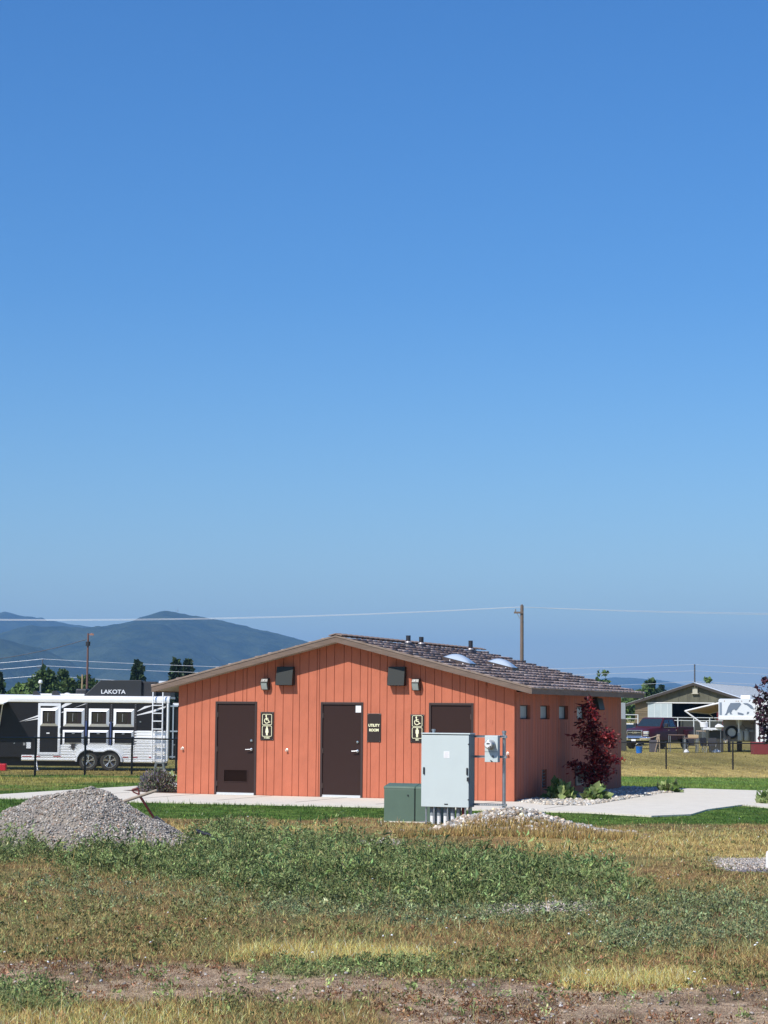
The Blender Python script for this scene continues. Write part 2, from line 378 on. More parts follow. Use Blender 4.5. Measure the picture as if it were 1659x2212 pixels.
def rnd_in(poly,n,seed):
    r=np.random.default_rng(seed); p=np.array(poly); lo=p.min(0);hi=p.max(0); o=[]
    while len(o)<n:
        q=r.uniform(lo,hi,(n*3,2)); k=inpoly(q[:,0],q[:,1],poly); o+=list(q[k])
    return np.array(o[:n])
q=rnd_in(P_bed,5200,5); zz=np.random.default_rng(1).uniform(-.01,.02,len(q))
tag(stones('bed_stones',np.column_stack([q,zz]),np.random.default_rng(2).uniform(.02,.05,len(q)),stone_cols(len(q),3,(180,172,160),.32)),kind='stuff')
q=rnd_in(P_bed2,500,6)
# loose stones on the ground: grey gravel streaks
def scatter_zone(key,n,pyr,pxr,seed):
    r=np.random.default_rng(seed); px=r.uniform(*pxr,n);py=r.uniform(*pyr,n)
    d=np.stack([(px-829.5)/F,-(py-1106)/F,-np.ones(n)],-1)@RM.T; t=(-.03-H)/d[:,2]; x=d[:,0]*t;y=d[:,1]*t
    Z=zones(x,y)[0]; k=r.random(n)<Z[key]; return np.column_stack([x[k],y[k],gz(x[k],y[k])+.008])
q=np.concatenate([scatter_zone('grey',9000,(1945,1980),(980,1340),1),scatter_zone('grey',3000,(1808,1832),(600,900),2),scatter_zone('grey',7000,(1845,1890),(1500,1900),3),scatter_zone('soil',9000,(2080,2260),(-100,1760),4)[:350]])
tag(stones('loose_gravel',q,np.random.default_rng(4).uniform(.006,.016,len(q)),stone_cols(len(q),8,(168,158,148),.3),seed=8),kind='stuff')
q=np.concatenate([scatter_zone('weed',160,(1800,1960),(0,1500),21),])
# asphalt patch at the right with a white marker stake
pa=g2([(1562,1878),(1590,1870),(1612,1862),(1659,1859),(1800,1857),(1800,1884),(1659,1883),(1600,1882)],-.02)
tag(MB().prism(pa,'z',-.1,-.02).build('asphalt_patch',mat('asphalt',s2l((112,106,108)),.9,var=.15,vs=20,bump=.004,bs=120)),kind='structure')
pk=G(1664,1876,-.02); o=MB(); o.lathe([(.055,0),(.055,.16),(.045,.20),(.01,.215)],(pk[0],pk[1],-.012),n=16)
tag(o.build('marker_post',mat('white_plastic',(.8,.8,.8),.4),smooth=True),'short white plastic marker standing on the dark patch at the right edge','marker')

# ================================================================ grass of the foreground
def keepfn(Z,x,y,px,py):
    k=.55+0*x
    k=k*(.45+.9*ss(.38,.62,fbm(x*6,y*4,95)))
    k=k*(1-Z['soil']*(.9-.7*ss(.45,.6,fbm(x*2.2,y*2.6,93)))); k=k*(1-Z['grey']*.93); k=np.where(Z['lawn']>.5,.5,k); k=np.maximum(k,Z['gold']*.95); k=np.maximum(k,Z['green']*.9)
    for p in PATHP: k=np.where(inpoly(x,y,p),0,k)
    k=np.where(inpoly(x,y,pa),0,k)
    return k
def hfn(Z,x,y,r,m):
    h=.014+.034*fbm(x*1.5,y*.8,41); h=np.where(Z['lawn']>.5,.028,h); h=h+Z['gold']*.02+Z['green']*.03+Z['weed']*.06+Z['straw']*.02; h=h*(1-.6*Z['soil'])
    return h*np.exp(r.normal(0,.35,m))
def wfn(y,r,m): return np.maximum(.004,y*.0002)*r.uniform(.7,1.5,m)*1.5
def cfn(Z,x,y,r,m):
    n1=fbm(x*.8,y*.35,51)
    c=np.where((r.random(m)<.33+ss(.4,.65,n1)*.4)[:,None],C_BROWN*1.15,C_OLIVE*1.1)
    t=r.random(m)
    c=np.where((t<.10)[:,None],C_STRAW*1.05,c); c=np.where(((t>.74)&(fbm(x*1.1,y*.5,53)>.42))[:,None],C_WEED*1.05,c)
    def sel(c,key,col,p=1.):
        k=r.random(m)<Z[key]*p; return np.where(k[:,None],col,c)
    c=sel(c,'straw',C_STRAW,.75); c=sel(c,'weed',C_WEED,.85); c=sel(c,'blue',C_BLUE,.7); c=sel(c,'soil',L3(146,118,94,.95),.75); c=sel(c,'gold',C_GOLD,.7); c=sel(c,'green',C_WEED*1.1,.9)
    c=sel(c,'lawn',C_LAWN*1.1); 
    kk=(Z['lawn']>.5)&(r.random(m)<.5); c=np.where(kk[:,None],C_LAWN2*1.05,c)
    return np.clip(c*np.exp(r.normal(0,.55,(m,1)))*(1+r.normal(0,.06,(m,3))),.005,.8)
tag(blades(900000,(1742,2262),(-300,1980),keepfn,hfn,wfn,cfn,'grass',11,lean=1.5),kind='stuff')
# the mown lawn round the building and the field behind it
def keep2(Z,x,y,px,py):
    k=np.where(Z['lawn']>.5,.8,.5)
    for p in PATHP: k=np.where(inpoly(x,y,p),0,k)
    return k
def c2(Z,x,y,r,m):
    c=gcol(x,y)*1.25; return np.clip(c*np.exp(r.normal(0,.25,(m,1))),.005,.8)
tag(blades(110000,(1600,1745),(-300,1980),keep2,lambda Z,x,y,r,m:.045*np.exp(r.normal(0,.4,m)),lambda y,r,m:y*.0004*r.uniform(.7,1.4,m),c2,'lawn_grass',12),kind='stuff')
# tall dry seed stalks
def keep3(Z,x,y,px,py):
    k=.25+.4*Z['weed']+.5*Z['gold']+.2*Z['straw']; k=np.where(Z['lawn']>.5,.03,k)*(1-.7*Z['soil'])
    for p in PATHP: k=np.where(inpoly(x,y,p),0,k)
    return k
tag(blades(9000,(1765,2250),(-300,1980),keep3,lambda Z,x,y,r,m:(.13+.16*Z['weed'])*np.exp(r.normal(0,.3,m)),lambda y,r,m:np.maximum(.004,y*.00022)*1.1+0*y,
  lambda Z,x,y,r,m:np.where((r.random(m)<.6)[:,None],C_STRAW*1.05,C_WEED*1.4)*np.exp(r.normal(0,.2,(m,1))),'dry_stalks',13,lean=.45),kind='stuff')
# leafy weeds
def rhomb(P,D,Wd,cols,name,m,parent=None,bend=.25):
    """leaves: P base points, D leaf vectors, Wd half-width vectors"""
    n=len(P); V=np.empty((n,4,3)); nrm=np.cross(D,Wd); nl=np.linalg.norm(nrm,axis=1,keepdims=True)+1e-9; nrm=nrm/nl*np.linalg.norm(D,axis=1,keepdims=True)*bend
    V[:,0]=P; V[:,1]=P+D*.5+Wd+nrm; V[:,2]=P+D; V[:,3]=P+D*.5-Wd+nrm
    Fc=np.arange(4*n).reshape(-1,4)
    T=np.concatenate([Fc[:,[0,1,2]],Fc[:,[0,2,3]]])
    return arr(name,V.reshape(-1,3),T,m,parent,cols=np.repeat(cols,4,axis=0))
def rdir(n,r,up=0.):
    d=r.normal(0,1,(n,3)); d[:,2]+=up; return d/np.linalg.norm(d,axis=1,keepdims=True)
def weed_patch(name,n,pyr,pxr,wt,hmean,col,seed,lw=.3,per=34,lsize=.035):
    r=np.random.default_rng(seed); px=r.uniform(*pxr,n);py=r.uniform(*pyr,n)
    d=np.stack([(px-829.5)/F,-(py-1106)/F,-np.ones(n)],-1)@RM.T; t=(-.03-H)/d[:,2]; x=d[:,0]*t;y=d[:,1]*t
    Z=zones(x,y)[0]; k=r.random(n)<wt(Z,x,y,px,py); x=x[k];y=y[k];px=px[k];n=len(x)
    h=hmean(px,x,y)*np.exp(r.normal(0,.3,n))*(.25+1.4*fbm(x*2.2,y*1.4,61))
    N=n*per; ip=np.repeat(np.arange(n),per); f=r.random(N)**.7
    lx=r.normal(0,.2,n);ly=r.normal(0,.2,n); rad=(.03+.35*h[ip]*(.35+.65*(1-f)))
    an=r.uniform(0,6.28,N); rr=rad*r.random(N)**.5
    P=np.stack([x[ip]+lx[ip]*f*h[ip]+np.cos(an)*rr,y[ip]+ly[ip]*f*h[ip]+np.sin(an)*rr,gz(x[ip],y[ip])+f*h[ip]],-1)
    D=rdir(N,r,.7)*(lsize*np.exp(r.normal(0,.3,N)))[:,None]*(1+y[ip]*.012)[:,None]; Wd=np.cross(D,rdir(N,r))*lw
    Wd=Wd/ (np.linalg.norm(Wd,axis=1,keepdims=True)+1e-9)*np.linalg.norm(D,axis=1,keepdims=True)*lw
    c=col*np.exp(r.normal(0,.3,(n,1)))[ip]*np.exp(r.normal(0,.25,(N,1)))*(1+r.normal(0,.07,(N,3)))
    k2=r.random(N)<.04; c=np.where(k2[:,None],L3(190,180,130,.8),c)
    return tag(rhomb(P,D,Wd,np.clip(c,.005,.8),name,vegm),kind='stuff')
hm1=lambda px,x,y: np.interp(px,[-100,0,300,420,500,620,750,1000,1200,1350],[.14,.15,.14,.18,.23,.17,.15,.16,.13,.06])
weed_patch('weeds',7200,(1790,1965),(-150,1460),lambda Z,x,y,px,py:Z['weed']*.9,hm1,C_WEED*.9,71,per=44,lsize=.028,lw=.17)
weed_patch('low_weeds',5200,(1890,2060),(-150,1820),lambda Z,x,y,px,py:Z['blue']*.9,lambda px,x,y:.07+0*x,C_BLUE*1.0,72,per=18,lsize=.02,lw=.25)
weed_patch('green_weeds',3600,(2060,2200),(-150,1820),lambda Z,x,y,px,py:Z['green']*.9+.05*Z['soil'],lambda px,x,y:.06+0*x,C_WEED*1.0,73,per=18,lsize=.02,lw=.25)
weed_patch('ground_clover',9000,(1775,2215),(-150,1820),lambda Z,x,y,px,py:np.where(Z['lawn']>.5,0,.75)*(1-Z['weed'])*(1-Z['soil']*.85)*(1-Z['grey'])*(1-Z['gold'])*(1-.6*ss(2140,2170,py))*ss(.42,.6,fbm(x*1.2,y*.8,64)),lambda px,x,y:.045+0*x,L3(122,124,78,1.0),74,per=12,lsize=.02,lw=.26)
weed_patch('brown_stubble',7000,(1850,2240),(-150,1820),lambda Z,x,y,px,py:np.where(Z['lawn']>.5,0,.6)*(1-Z['weed'])*(.35+.65*Z['soil'])*ss(.44,.6,fbm(x*1.4,y*1.1,67)),lambda px,x,y:.025+0*x,L3(146,108,80,1.),75,per=12,lsize=.02,lw=.14)
weed_patch('wispy_weeds',900,(1795,1965),(-150,1460),lambda Z,x,y,px,py:Z['weed']*.9,lambda px,x,y:.26+0*x,L3(126,144,92,1.1),76,per=20,lsize=.05,lw=.07)
# flat-lying thatch on the bare strip
def thk(Z,x,y,px,py):
    k=Z['soil']*.95
    return k
tag(blades(150000,(2075,2262),(-300,1980),thk,lambda Z,x,y,r,m:.006+.012*r.random(m),lambda y,r,m:.0045*r.uniform(.7,1.6,m),
  lambda Z,x,y,r,m:np.where((fbm(x*3,y*4,97)+r.normal(0,.12,m)<.5)[:,None],L3(128,100,86,1.),L3(206,184,156,1.))*np.exp(r.normal(0,.3,(m,1))),'thatch',14,lean=5.),kind='stuff')
# small white daisies and pale pebbles dotted over the grass
r=np.random.default_rng(9); n=110; px=r.uniform(0,1659,n);py=1745+r.random(n)**1.3*400
fl=np.array([G(a,b,-.03) for a,b in zip(px,py)]); keep=np.ones(n,bool)
for p in PATHP: keep&=~inpoly(fl[:,0],fl[:,1],p)
fl=fl[keep]; fl[:,2]=gz(fl[:,0],fl[:,1])+.05
tag(stones('clover_flowers',fl,np.full(len(fl),.010),np.full((len(fl),3),.75),flat=.5,seed=4),kind='stuff')
# ================================================================ restroom building
B=empty('restroom_building',(BO[0],BO[1],0),BA,'orange concrete restroom building with brown doors and low shingled gable roof','building')
RZ=lambda a,off=0.: 3.44-.248*abs(a-4.032)+off     # underside of the roof
orange=mat('orange_paint',(.475,.144,.080),.72,var=.10,vs=3,bump=.009,bs=9,stretch=(1,1,.55),detail=8,spec=.25)
# knots and trowel marks: a second bump from scattered cells
nt_=orange.node_tree; N_=nt_.nodes; L_=nt_.links
bmp=[n for n in N_ if n.type=='BUMP'][0]; mpn=[n for n in N_ if n.type=='MAPPING'][0]
mp2=N_.new('ShaderNodeMapping'); mp2.inputs['Scale'].default_value=(1,1,.3); tc_=[n for n in N_ if n.type=='TEX_COORD'][0]; L_.new(tc_.outputs['Object'],mp2.inputs['Vector'])
vo=N_.new('ShaderNodeTexVoronoi'); vo.inputs['Scale'].default_value=2.6; vo.feature='F1'; L_.new(mp2.outputs[0],vo.inputs['Vector'])
mr=N_.new('ShaderNodeMapRange'); mr.inputs['From Min'].default_value=0; mr.inputs['From Max'].default_value=.07; mr.inputs['To Min'].default_value=1; mr.inputs['To Max'].default_value=0; L_.new(vo.outputs['Distance'],mr.inputs['Value'])
gn=N_.new('ShaderNodeTexNoise'); gn.inputs['Scale'].default_value=22; gn.inputs['Detail'].default_value=4; mp3=N_.new('ShaderNodeMapping'); mp3.inputs['Scale'].default_value=(1,1,.07); L_.new(tc_.outputs['Object'],mp3.inputs['Vector']); L_.new(mp3.outputs[0],gn.inputs['Vector'])
b2=N_.new('ShaderNodeBump'); b2.inputs['Distance'].default_value=.03; L_.new(mr.outputs[0],b2.inputs['Height']); L_.new(bmp.outputs[0],b2.inputs['Normal'])
b3=N_.new('ShaderNodeBump'); b3.inputs['Distance'].default_value=.0035; L_.new(gn.outputs['Fac'],b3.inputs['Height']); L_.new(b2.outputs[0],b3.inputs['Normal'])
L_.new(b3.outputs[0],N_['Principled BSDF'].inputs['Normal'])
brown=mat('brown_door_paint',s2l((50,33,29)),.5,var=.04,vs=6,spec=.22)
frm_m=mat('brown_frame_paint',s2l((54,38,34)),.5)
steel=mat('satin_steel',(.62,.63,.64),.28,metal=1.)
def planks(mb,length,brk,opens,top,gap,d0,d1,put):
    """boards with real grooves between them; opens = (a0,a1,z0,z1)"""
    cuts=sorted(set([round(v,4) for v in brk+[o[0] for o in opens]+[o[1] for o in opens]]))
    for a0,a1 in zip(cuts[:-1],cuts[1:]):
        g0=gap/2 if any(abs(a0-b)<1e-3 for b in brk) else 0; g1=gap/2 if any(abs(a1-b)<1e-3 for b in brk) else 0
        mid=(a0+a1)/2; zs=[(0.,None)]; seg=[]; cur=0.
        for o in sorted([o for o in opens if o[0]-1e-4<mid<o[1]+1e-4],key=lambda o:o[2]):
            if o[2]>cur+1e-4: seg.append((cur,o[2]))
            cur=o[3]
        seg.append((cur,None)); A0=a0+g0;A1=a1-g1
        for z0,z1 in seg:
            t0=top(A0) if z1 is None else z1; t1=top(A1) if z1 is None else z1
            vs=[put(a,d,z) for d in (d0,d1) for a,z in ((A0,z0),(A1,z0),(A1,t1),(A0,t0))]
            mb.add(vs,[(0,1,2,3),(7,6,5,4),(0,4,5,1),(1,5,6,2),(2,6,7,3),(3,7,4,0)])
doors=[(.945,1.98),(3.54,4.56),(6.107,7.135)]
op=[(a,b,0.,2.10) for a,b in doors]
brk=[0,.22,.42,.60,.80,1.02,1.22,1.42,1.62,1.72,1.93,2.16,2.23,2.42,2.62,2.86,3.02,3.24,3.44,3.50,3.66,3.86,4.09,4.27,4.48,4.66,4.74,4.95,5.12,5.33,5.52,5.70,5.90,6.02,6.23,6.40,6.64,6.82,6.95,7.16,7.24,7.42,7.64,7.83,BW]
mb=MB(); f_=lambda a,d,z:(a,d,z)
planks(mb,BW,brk,op,lambda a:RZ(a)+.02,.012,0,.03,f_)
planks(mb,BW,[0,4.032,BW],op,lambda a:RZ(a)+.02,0,.02,.14,f_)
mb.build('front_wall',orange,B)
# right side wall
SWN=[(.41,1.17),(1.94,2.68),(3.43,4.19),(4.96,5.72)]
so_=[(a,b,1.76,2.07) for a,b in SWN]+[(2.08,2.44,.225,.636),(7.42,7.8,.237,.6)]
g_=lambda a,d,z:(BW-d,a,z)
sidem=mat('orange_paint_weathered',(.47,.14,.08),.75,col2=(.36,.135,.095),vs=7,stretch=(1,1,.06),bump=.004,bs=9,detail=8,spec=.2)
sbrk=[0.]; r_=random.Random(4)
while sbrk[-1]<BL-.25: sbrk.append(round(sbrk[-1]+r_.choice([.1,.14,.19,.22]),3))
sbrk.append(BL)
mb=MB(); planks(mb,BL,sbrk,so_,lambda a:2.345,.012,0,.03,g_); planks(mb,BL,[.14,BL],so_,lambda a:2.345,0,.02,.18,g_)
mb.build('side_wall',sidem,B)
mb=MB().box(0,.14,.14,BL,0,2.40); mb.build('side_wall',orange,B)
mb=MB(); mb.prism([(.14,0),(BW-.18,0),(BW-.18,2.4),(4.032,3.4),(.14,2.4)],'y',BL-.14,BL-.001); mb.build('rear_wall',orange,B)
# windows of the side
glm=mat('grey_glass',(.05,.06,.065),.12,spec=.9); mul=mat('window_frame_brown',s2l((70,54,48)),.6)
for a0,a1 in SWN:
    f=MB().frame(.0,1,0,1,.0,0,1) if 0 else MB()
    for (u0,u1,z0,z1) in ((a0,a1,1.76,1.785),(a0,a1,2.045,2.07),(a0,a0+.03,1.785,2.045),(a1-.03,a1,1.785,2.045)):
        f.box(BW-.11,BW-.07,u0,u1,z0,z1)
    fo=f.build('window',mul,B); MB().box(BW-.10,BW-.088,a0+.03,a1-.03,1.785,2.045).build('pane',mat('frosted_pane',s2l((150,162,166)),.3,var=.05,spec=.6),fo)
lv=mat('vent_metal',s2l((128,136,136)),.5)
for a0,a1,z0,z1 in ((2.08,2.44,.225,.636),(7.42,7.8,.237,.6)):
    m_=MB(); m_.box(BW-.1,BW-.09,a0,a1,z0,z1)
    for i in range(6):
        zc=z0+.03+i*(z1-z0-.06)/5; m_.obox((BW-.06,(a0+a1)/2,zc),(.05,a1-a0,.006),Matrix.Rotation(R(-35),3,'Y'))
    m_.build('wall_vent',lv,B)
# drinking fountain on the side wall and a box vent hood above
df=MB(); df.box(BW,BW+.05,4.75,5.35,.2,.66).box(BW+.05,BW+.36,4.8,5.3,.5,.64); df.prism([(BW+.05,.24),(BW+.3,.5),(BW+.05,.5)],'y',4.9,5.2)
df.build('drinking_fountain',mat('fountain_tan',s2l((150,140,128)),.35),B,bevel=.02)
dark=mat('dark_bronze',s2l((42,44,41)),.5,spec=.3); darker=mat('black_bronze',s2l((36,36,38)),.5)
def hood(a,z0,z1,w_,side=False):
    pr=[(0,z1),(-.10,z1),(-.17,z0),(-.13,z0),(-.06,z1-.02),(0,z1-.02)]
    m_=MB()
    vs=lambda d,z,a_: (a_,d,z) if not side else (BW-d,a_,z)
    # outer shell: back, sloped front, cheeks, open bottom with a grille
    prof=[(-.002,z1),(-.11,z1),(-.18,z0),(-.002,z0)]
    P=[vs(d,z,a) for d,z in prof]+[vs(d,z,a+w_) for d,z in prof]
    m_.add(P,[(0,1,2,3),(7,6,5,4),(0,4,5,1),(1,5,6,2),(2,6,7,3),(3,7,4,0)])
    o=m_.build('vent_hood',dark,B)
    m_=MB()
    for i in range(5):
        aa=a+.03+i*(w_-.06)/4; pr2=[vs(-.17,z0-.01,aa-.004),vs(-.01,z0-.01,aa-.004),vs(-.01,z0-.01,aa+.004),vs(-.17,z0-.01,aa+.004)]
        q=[(x,y,z+.012) for x,y,z in pr2]; m_.add(pr2+q,[(0,1,2,3),(4,5,6,7),(0,1,5,4),(2,3,7,6)])
    m_.build('grille',darker,o)
hood(2.50,2.475,2.885,.40); hood(5.185,2.475,2.885,.39); hood(6.36,2.0,2.28,.5,side=True)
# doors
white_m=mat('white_paper',(.78,.78,.78),.6)
for i,(a0,a1) in enumerate(doors):
    f=MB(); f.box(a0,a0+.05,-.015,.12,0,2.10).box(a1-.05,a1,-.015,.12,0,2.10).box(a0+.05,a1-.05,-.015,.12,2.045,2.10)
    f.box(a0+.05,a0+.065,.03,.1,0,2.045).box(a1-.065,a1-.05,.03,.1,0,2.045)
    fo=f.build('door_frame',frm_m,B,bevel=.004)
    d0,d1=a0+.053,a1-.053; dm=MB()
    if i==0:
        l0,l1,z0,z1=1.16,1.77,.28,.575
        dm.box(d0,l0,.012,.056,.03,2.04).box(l1,d1,.012,.056,.03,2.04).box(l0,l1,.012,.056,z1,2.04).box(l0,l1,.012,.056,.03,z0).box(l0,l1,.05,.056,z0,z1)
    else: dm.box(d0,d1,.012,.056,.03,2.04)
    d=dm.build('door',brown,B,bevel=0)
    if i==0:
        l=MB(); l.frame(l0,l1,z0,z1,.022,.004,.02)
        for k in range(11): l.obox(((l0+l1)/2,.024,z0+.035+k*.0235),(l1-l0-.04,.03,.003),Matrix.Rotation(R(-40),3,'X'))
        l.build('louver',brown,d)
    hx=d1-.075 if i<2 else d0+.075; sg=-1 if i<2 else 1
    h=MB(); h.lathe([(.034,.012),(.034,-.004),(.03,-.012),(.014,-.016),(.014,-.05)],(hx,0,1.025),'y',20); h.tube((hx-sg*.01,-.052,1.025),(hx+sg*.125,-.056,1.02),.012,.009,10)
    h.build('handle',steel,d,smooth=True)
    k=MB(); k.lathe([(.03,.012),(.03,-.006),(.024,-.014),(.008,-.016)],(hx,0,1.222),'y',20); k.build('lock',steel,d,smooth=True)
    hg=d0+.004 if i<2 else d1-.004
    for z in (.25,1.02,1.80):
        MB().tube((hg,-.008,z-.055),(hg,-.008,z+.055),.009,n=8).box(hg-.018,hg+.018,.002,.012,z-.055,z+.055).build('hinge',mat('hinge_brown',s2l((96,80,74)),.4,metal=.4),d)
    MB().box(d0,d1,.004,.013,.012,.05).box(a0+.05,a1-.05,-.02,.1,.001,.012).build('threshold',mat('aluminium_plate',(.75,.76,.77),.35,metal=.7),d)
    if i==1: MB().box(4.375,4.505,.0085,.0115,1.875,2.03).build('notice',white_m,d)
# signs
sgm=mat('sign_brown',s2l((48,36,32)),.35); cream=mat('sign_cream',s2l((240,236,196)),.5)
def rrect(m_,x0,x1,z0,z1,w_,y0,y1,r0=.03,n=5):
    def rr(i):
        P=[]
        for cx,cz,t0 in ((x1-r0,z1-r0,0),(x0+r0,z1-r0,90),(x0+r0,z0+r0,180),(x1-r0,z0+r0,270)):
            for k in range(n+1):
                t=R(t0+90*k/n); P.append((cx+(r0-i)*math.cos(t),cz+(r0-i)*math.sin(t)))
        return P
    A=rr(0);Bq=rr(w_); m=len(A); vs=[(x,y0,z) for x,z in A]+[(x,y0,z) for x,z in Bq]+[(x,y1,z) for x,z in A]+[(x,y1,z) for x,z in Bq]
    fs=[]
    for i in range(m):
        j=(i+1)%m; fs+=[(i,j,m+j,m+i),(i,j,2*m+j,2*m+i),(m+i,m+j,3*m+j,3*m+i)]
    m_.add(vs,fs)
def sign(x0,x1,z0,z1,kind):
    s=MB().box(x0,x1,-.014,-.001,z0,z1).build('sign',sgm,B,bevel=.003)
    bl=MB()
    for sx in (x0+.02,x1-.02):
        for sz in (z0+.022,z1-.022): bl.lathe([(.007,-.014),(.006,-.019)],(sx,0,sz),'y',8)
    bl.pieces('screw',steel,s)
    cx=(x0+x1)/2; y0,y1=-.0175,-.0135
    if kind=='room':
        text('UTILITY',.082,cream,s,(cx,-.0165,1.592),ext=.002,bold=.0028,sx=.92); text('ROOM',.082,cream,s,(cx,-.0165,1.488),ext=.002,bold=.0028,sx=.92); return
    m_=MB(); rrect(m_,cx-.118,cx+.118,1.578,1.822,.010,y0,y1); rrect(m_,cx-.118,cx+.118,1.318,1.562,.010,y0,y1)
    # wheelchair symbol
    X=lambda u:cx+u; 
    m_.lathe([(.018,y0),(.018,y1)],(X(-.022),0,1.782),'y',14)
    m_.prism([(X(-.032),1.765),(X(-.012),1.765),(X(-.008),1.735),(X(.03),1.735),(X(.03),1.720),(X(-.006),1.720),(X(-.003),1.700),(X(.035),1.700),(X(.056),1.650),(X(.075),1.657),(X(.079),1.643),(X(.050),1.632),(X(.026),1.685),(X(-.022),1.685)],'y',y0,y1)
    P=[];n=20
    for k in range(n+1):
        t=R(118+k*(215/n)); P.append((X(-.008)+.062*math.cos(t),1.672+.062*math.sin(t)))
    for k in range(n+1):
        t=R(333-k*(215/n)); P.append((X(-.008)+.046*math.cos(t),1.672+.046*math.sin(t)))
    for a,b in zip(range(n),range(1,n+1)):
        q=[P[a],P[b],P[2*n+1-b],P[2*n+1-a]]; m_.prism(q,'y',y0,y1)
    # person symbol
    m_.lathe([(.018,y0),(.018,y1)],(cx,0,1.528),'y',14)
    if kind=='women': m_.prism([(X(-.02),1.508),(X(.02),1.508),(X(.030),1.475),(X(.038),1.405),(X(.022),1.405),(X(.020),1.345),(X(-.020),1.345),(X(-.022),1.405),(X(-.038),1.405),(X(-.030),1.475)],'y',y0,y1)
    else: m_.prism([(X(-.034),1.508),(X(.034),1.508),(X(.036),1.425),(X(.022),1.425),(X(.020),1.345),(X(.003),1.345),(X(.001),1.42),(X(-.001),1.42),(X(-.003),1.345),(X(-.020),1.345),(X(-.022),1.425),(X(-.036),1.425)],'y',y0,y1)
    m_.build('symbol',cream,s)
    text('WOMEN' if kind=='women' else 'MEN',.036,cream,s,(cx,-.0165,1.287),ext=.002,bold=.0012)
sign(2.074,2.40,1.235,1.87,'women'); sign(4.66,4.985,1.225,1.855,'room'); sign(5.677,6.0,1.225,1.842,'men')
# wall lamps
for a in (2.205,5.828):
    m_=MB(); m_.loft([[(a-.085,0,z) for z in ()] or [(a-.09,-.002,2.36),(a+.09,-.002,2.36),(a+.09,-.09,2.365),(a-.09,-.09,2.365)],
      [(a-.09,-.002,2.45),(a+.09,-.002,2.45),(a+.09,-.13,2.46),(a-.09,-.13,2.46)],[(a-.09,-.002,2.53),(a+.09,-.002,2.53),(a+.09,-.15,2.54),(a-.09,-.15,2.54)],[(a-.085,-.002,2.63),(a+.085,-.002,2.63),(a+.085,-.11,2.62),(a-.085,-.11,2.62)]])
    o=m_.build('wall_lamp',mat('lamp_housing',s2l((38,34,32)),.4,spec=.6),B,bevel=.012)
    m_=MB(); m_.loft([[(a-.07,-.094,2.375),(a+.07,-.094,2.375),(a+.07,-.105,2.375),(a-.07,-.105,2.375)],[(a-.07,-.134,2.46),(a+.07,-.134,2.46),(a+.07,-.148,2.46),(a-.07,-.148,2.46)],[(a-.07,-.15,2.52),(a+.07,-.15,2.52),(a+.07,-.162,2.52),(a-.07,-.162,2.52)]])
    m_.build('lens',mat('lamp_lens',(.28,.31,.29),.18,spec=.8),o,smooth=True)
    MB().lathe([(.014,-.135),(.012,-.15)],(a-.0,0,2.585),'y',10).build('sensor',white_m,o)
# hose bibs
for a,z in ((.129,1.025),(2.731,1.025),(7.913,1.021)):
    m_=MB(); m_.lathe([(.033,0),(.035,-.008),(.016,-.016),(.014,-.05),(.022,-.055),(.02,-.068)],(a,0,z),'y',16); m_.tube((a,-.03,z),(a-.02,-.05,z-.035),.009)
    m_.build('wall_anchor',mat('pale_brass',s2l((225,205,190)),.35,metal=.35),B,smooth=True)
# ---- roof
shk=mat('roof_tile',(.3,.25,.2),.85,attr='Col',var=.12,vs=25,bump=.004,bs=70,stretch=(1,1,1))
sof=mat('soffit_paint',s2l((150,142,126)),.8,var=.05); 
fas=mat('fascia_board',s2l((118,99,86)),.75,col2=s2l((104,87,76)),vs=3,stretch=(1,1,6),bump=.003,bs=30,detail=6)
ROOFX=4.505; RY0,RY1=-.38,BL+.45
roof=MB(); 
roof.prism([(4.032-ROOFX,RZ(4.032-ROOFX)),(4.032,RZ(4.032)),(4.032+ROOFX,RZ(4.032+ROOFX)),(4.032+ROOFX,RZ(4.032+ROOFX)+.085),(4.032,RZ(4.032)+.085),(4.032-ROOFX,RZ(4.032-ROOFX)+.085)],'y',RY0+.03,RY1-.03)
RO_=roof.build('roof',sof,B)
# fascia boards
fb=MB()
for sg in (-1,1):
    for y0,y1 in ((RY0,RY0+.035),(RY1-.035,RY1)):
        e=4.032+sg*ROOFX
        fb.prism([(4.032,RZ(4.032)-.02),(e,RZ(e)-.02),(e,RZ(e)+.1),(4.032,RZ(4.032)+.1)],'y',y0,y1)
fb.pieces('rake_board',fas,RO_)
fb=MB()
for sg in (-1,1):
    e=4.032+sg*ROOFX; lo,hi=sorted((e,e+sg*.03)); fb.box(lo,hi,RY0,RY1,RZ(e)-.02,RZ(e)+.10)
fb.pieces('eave_board',fas,RO_)
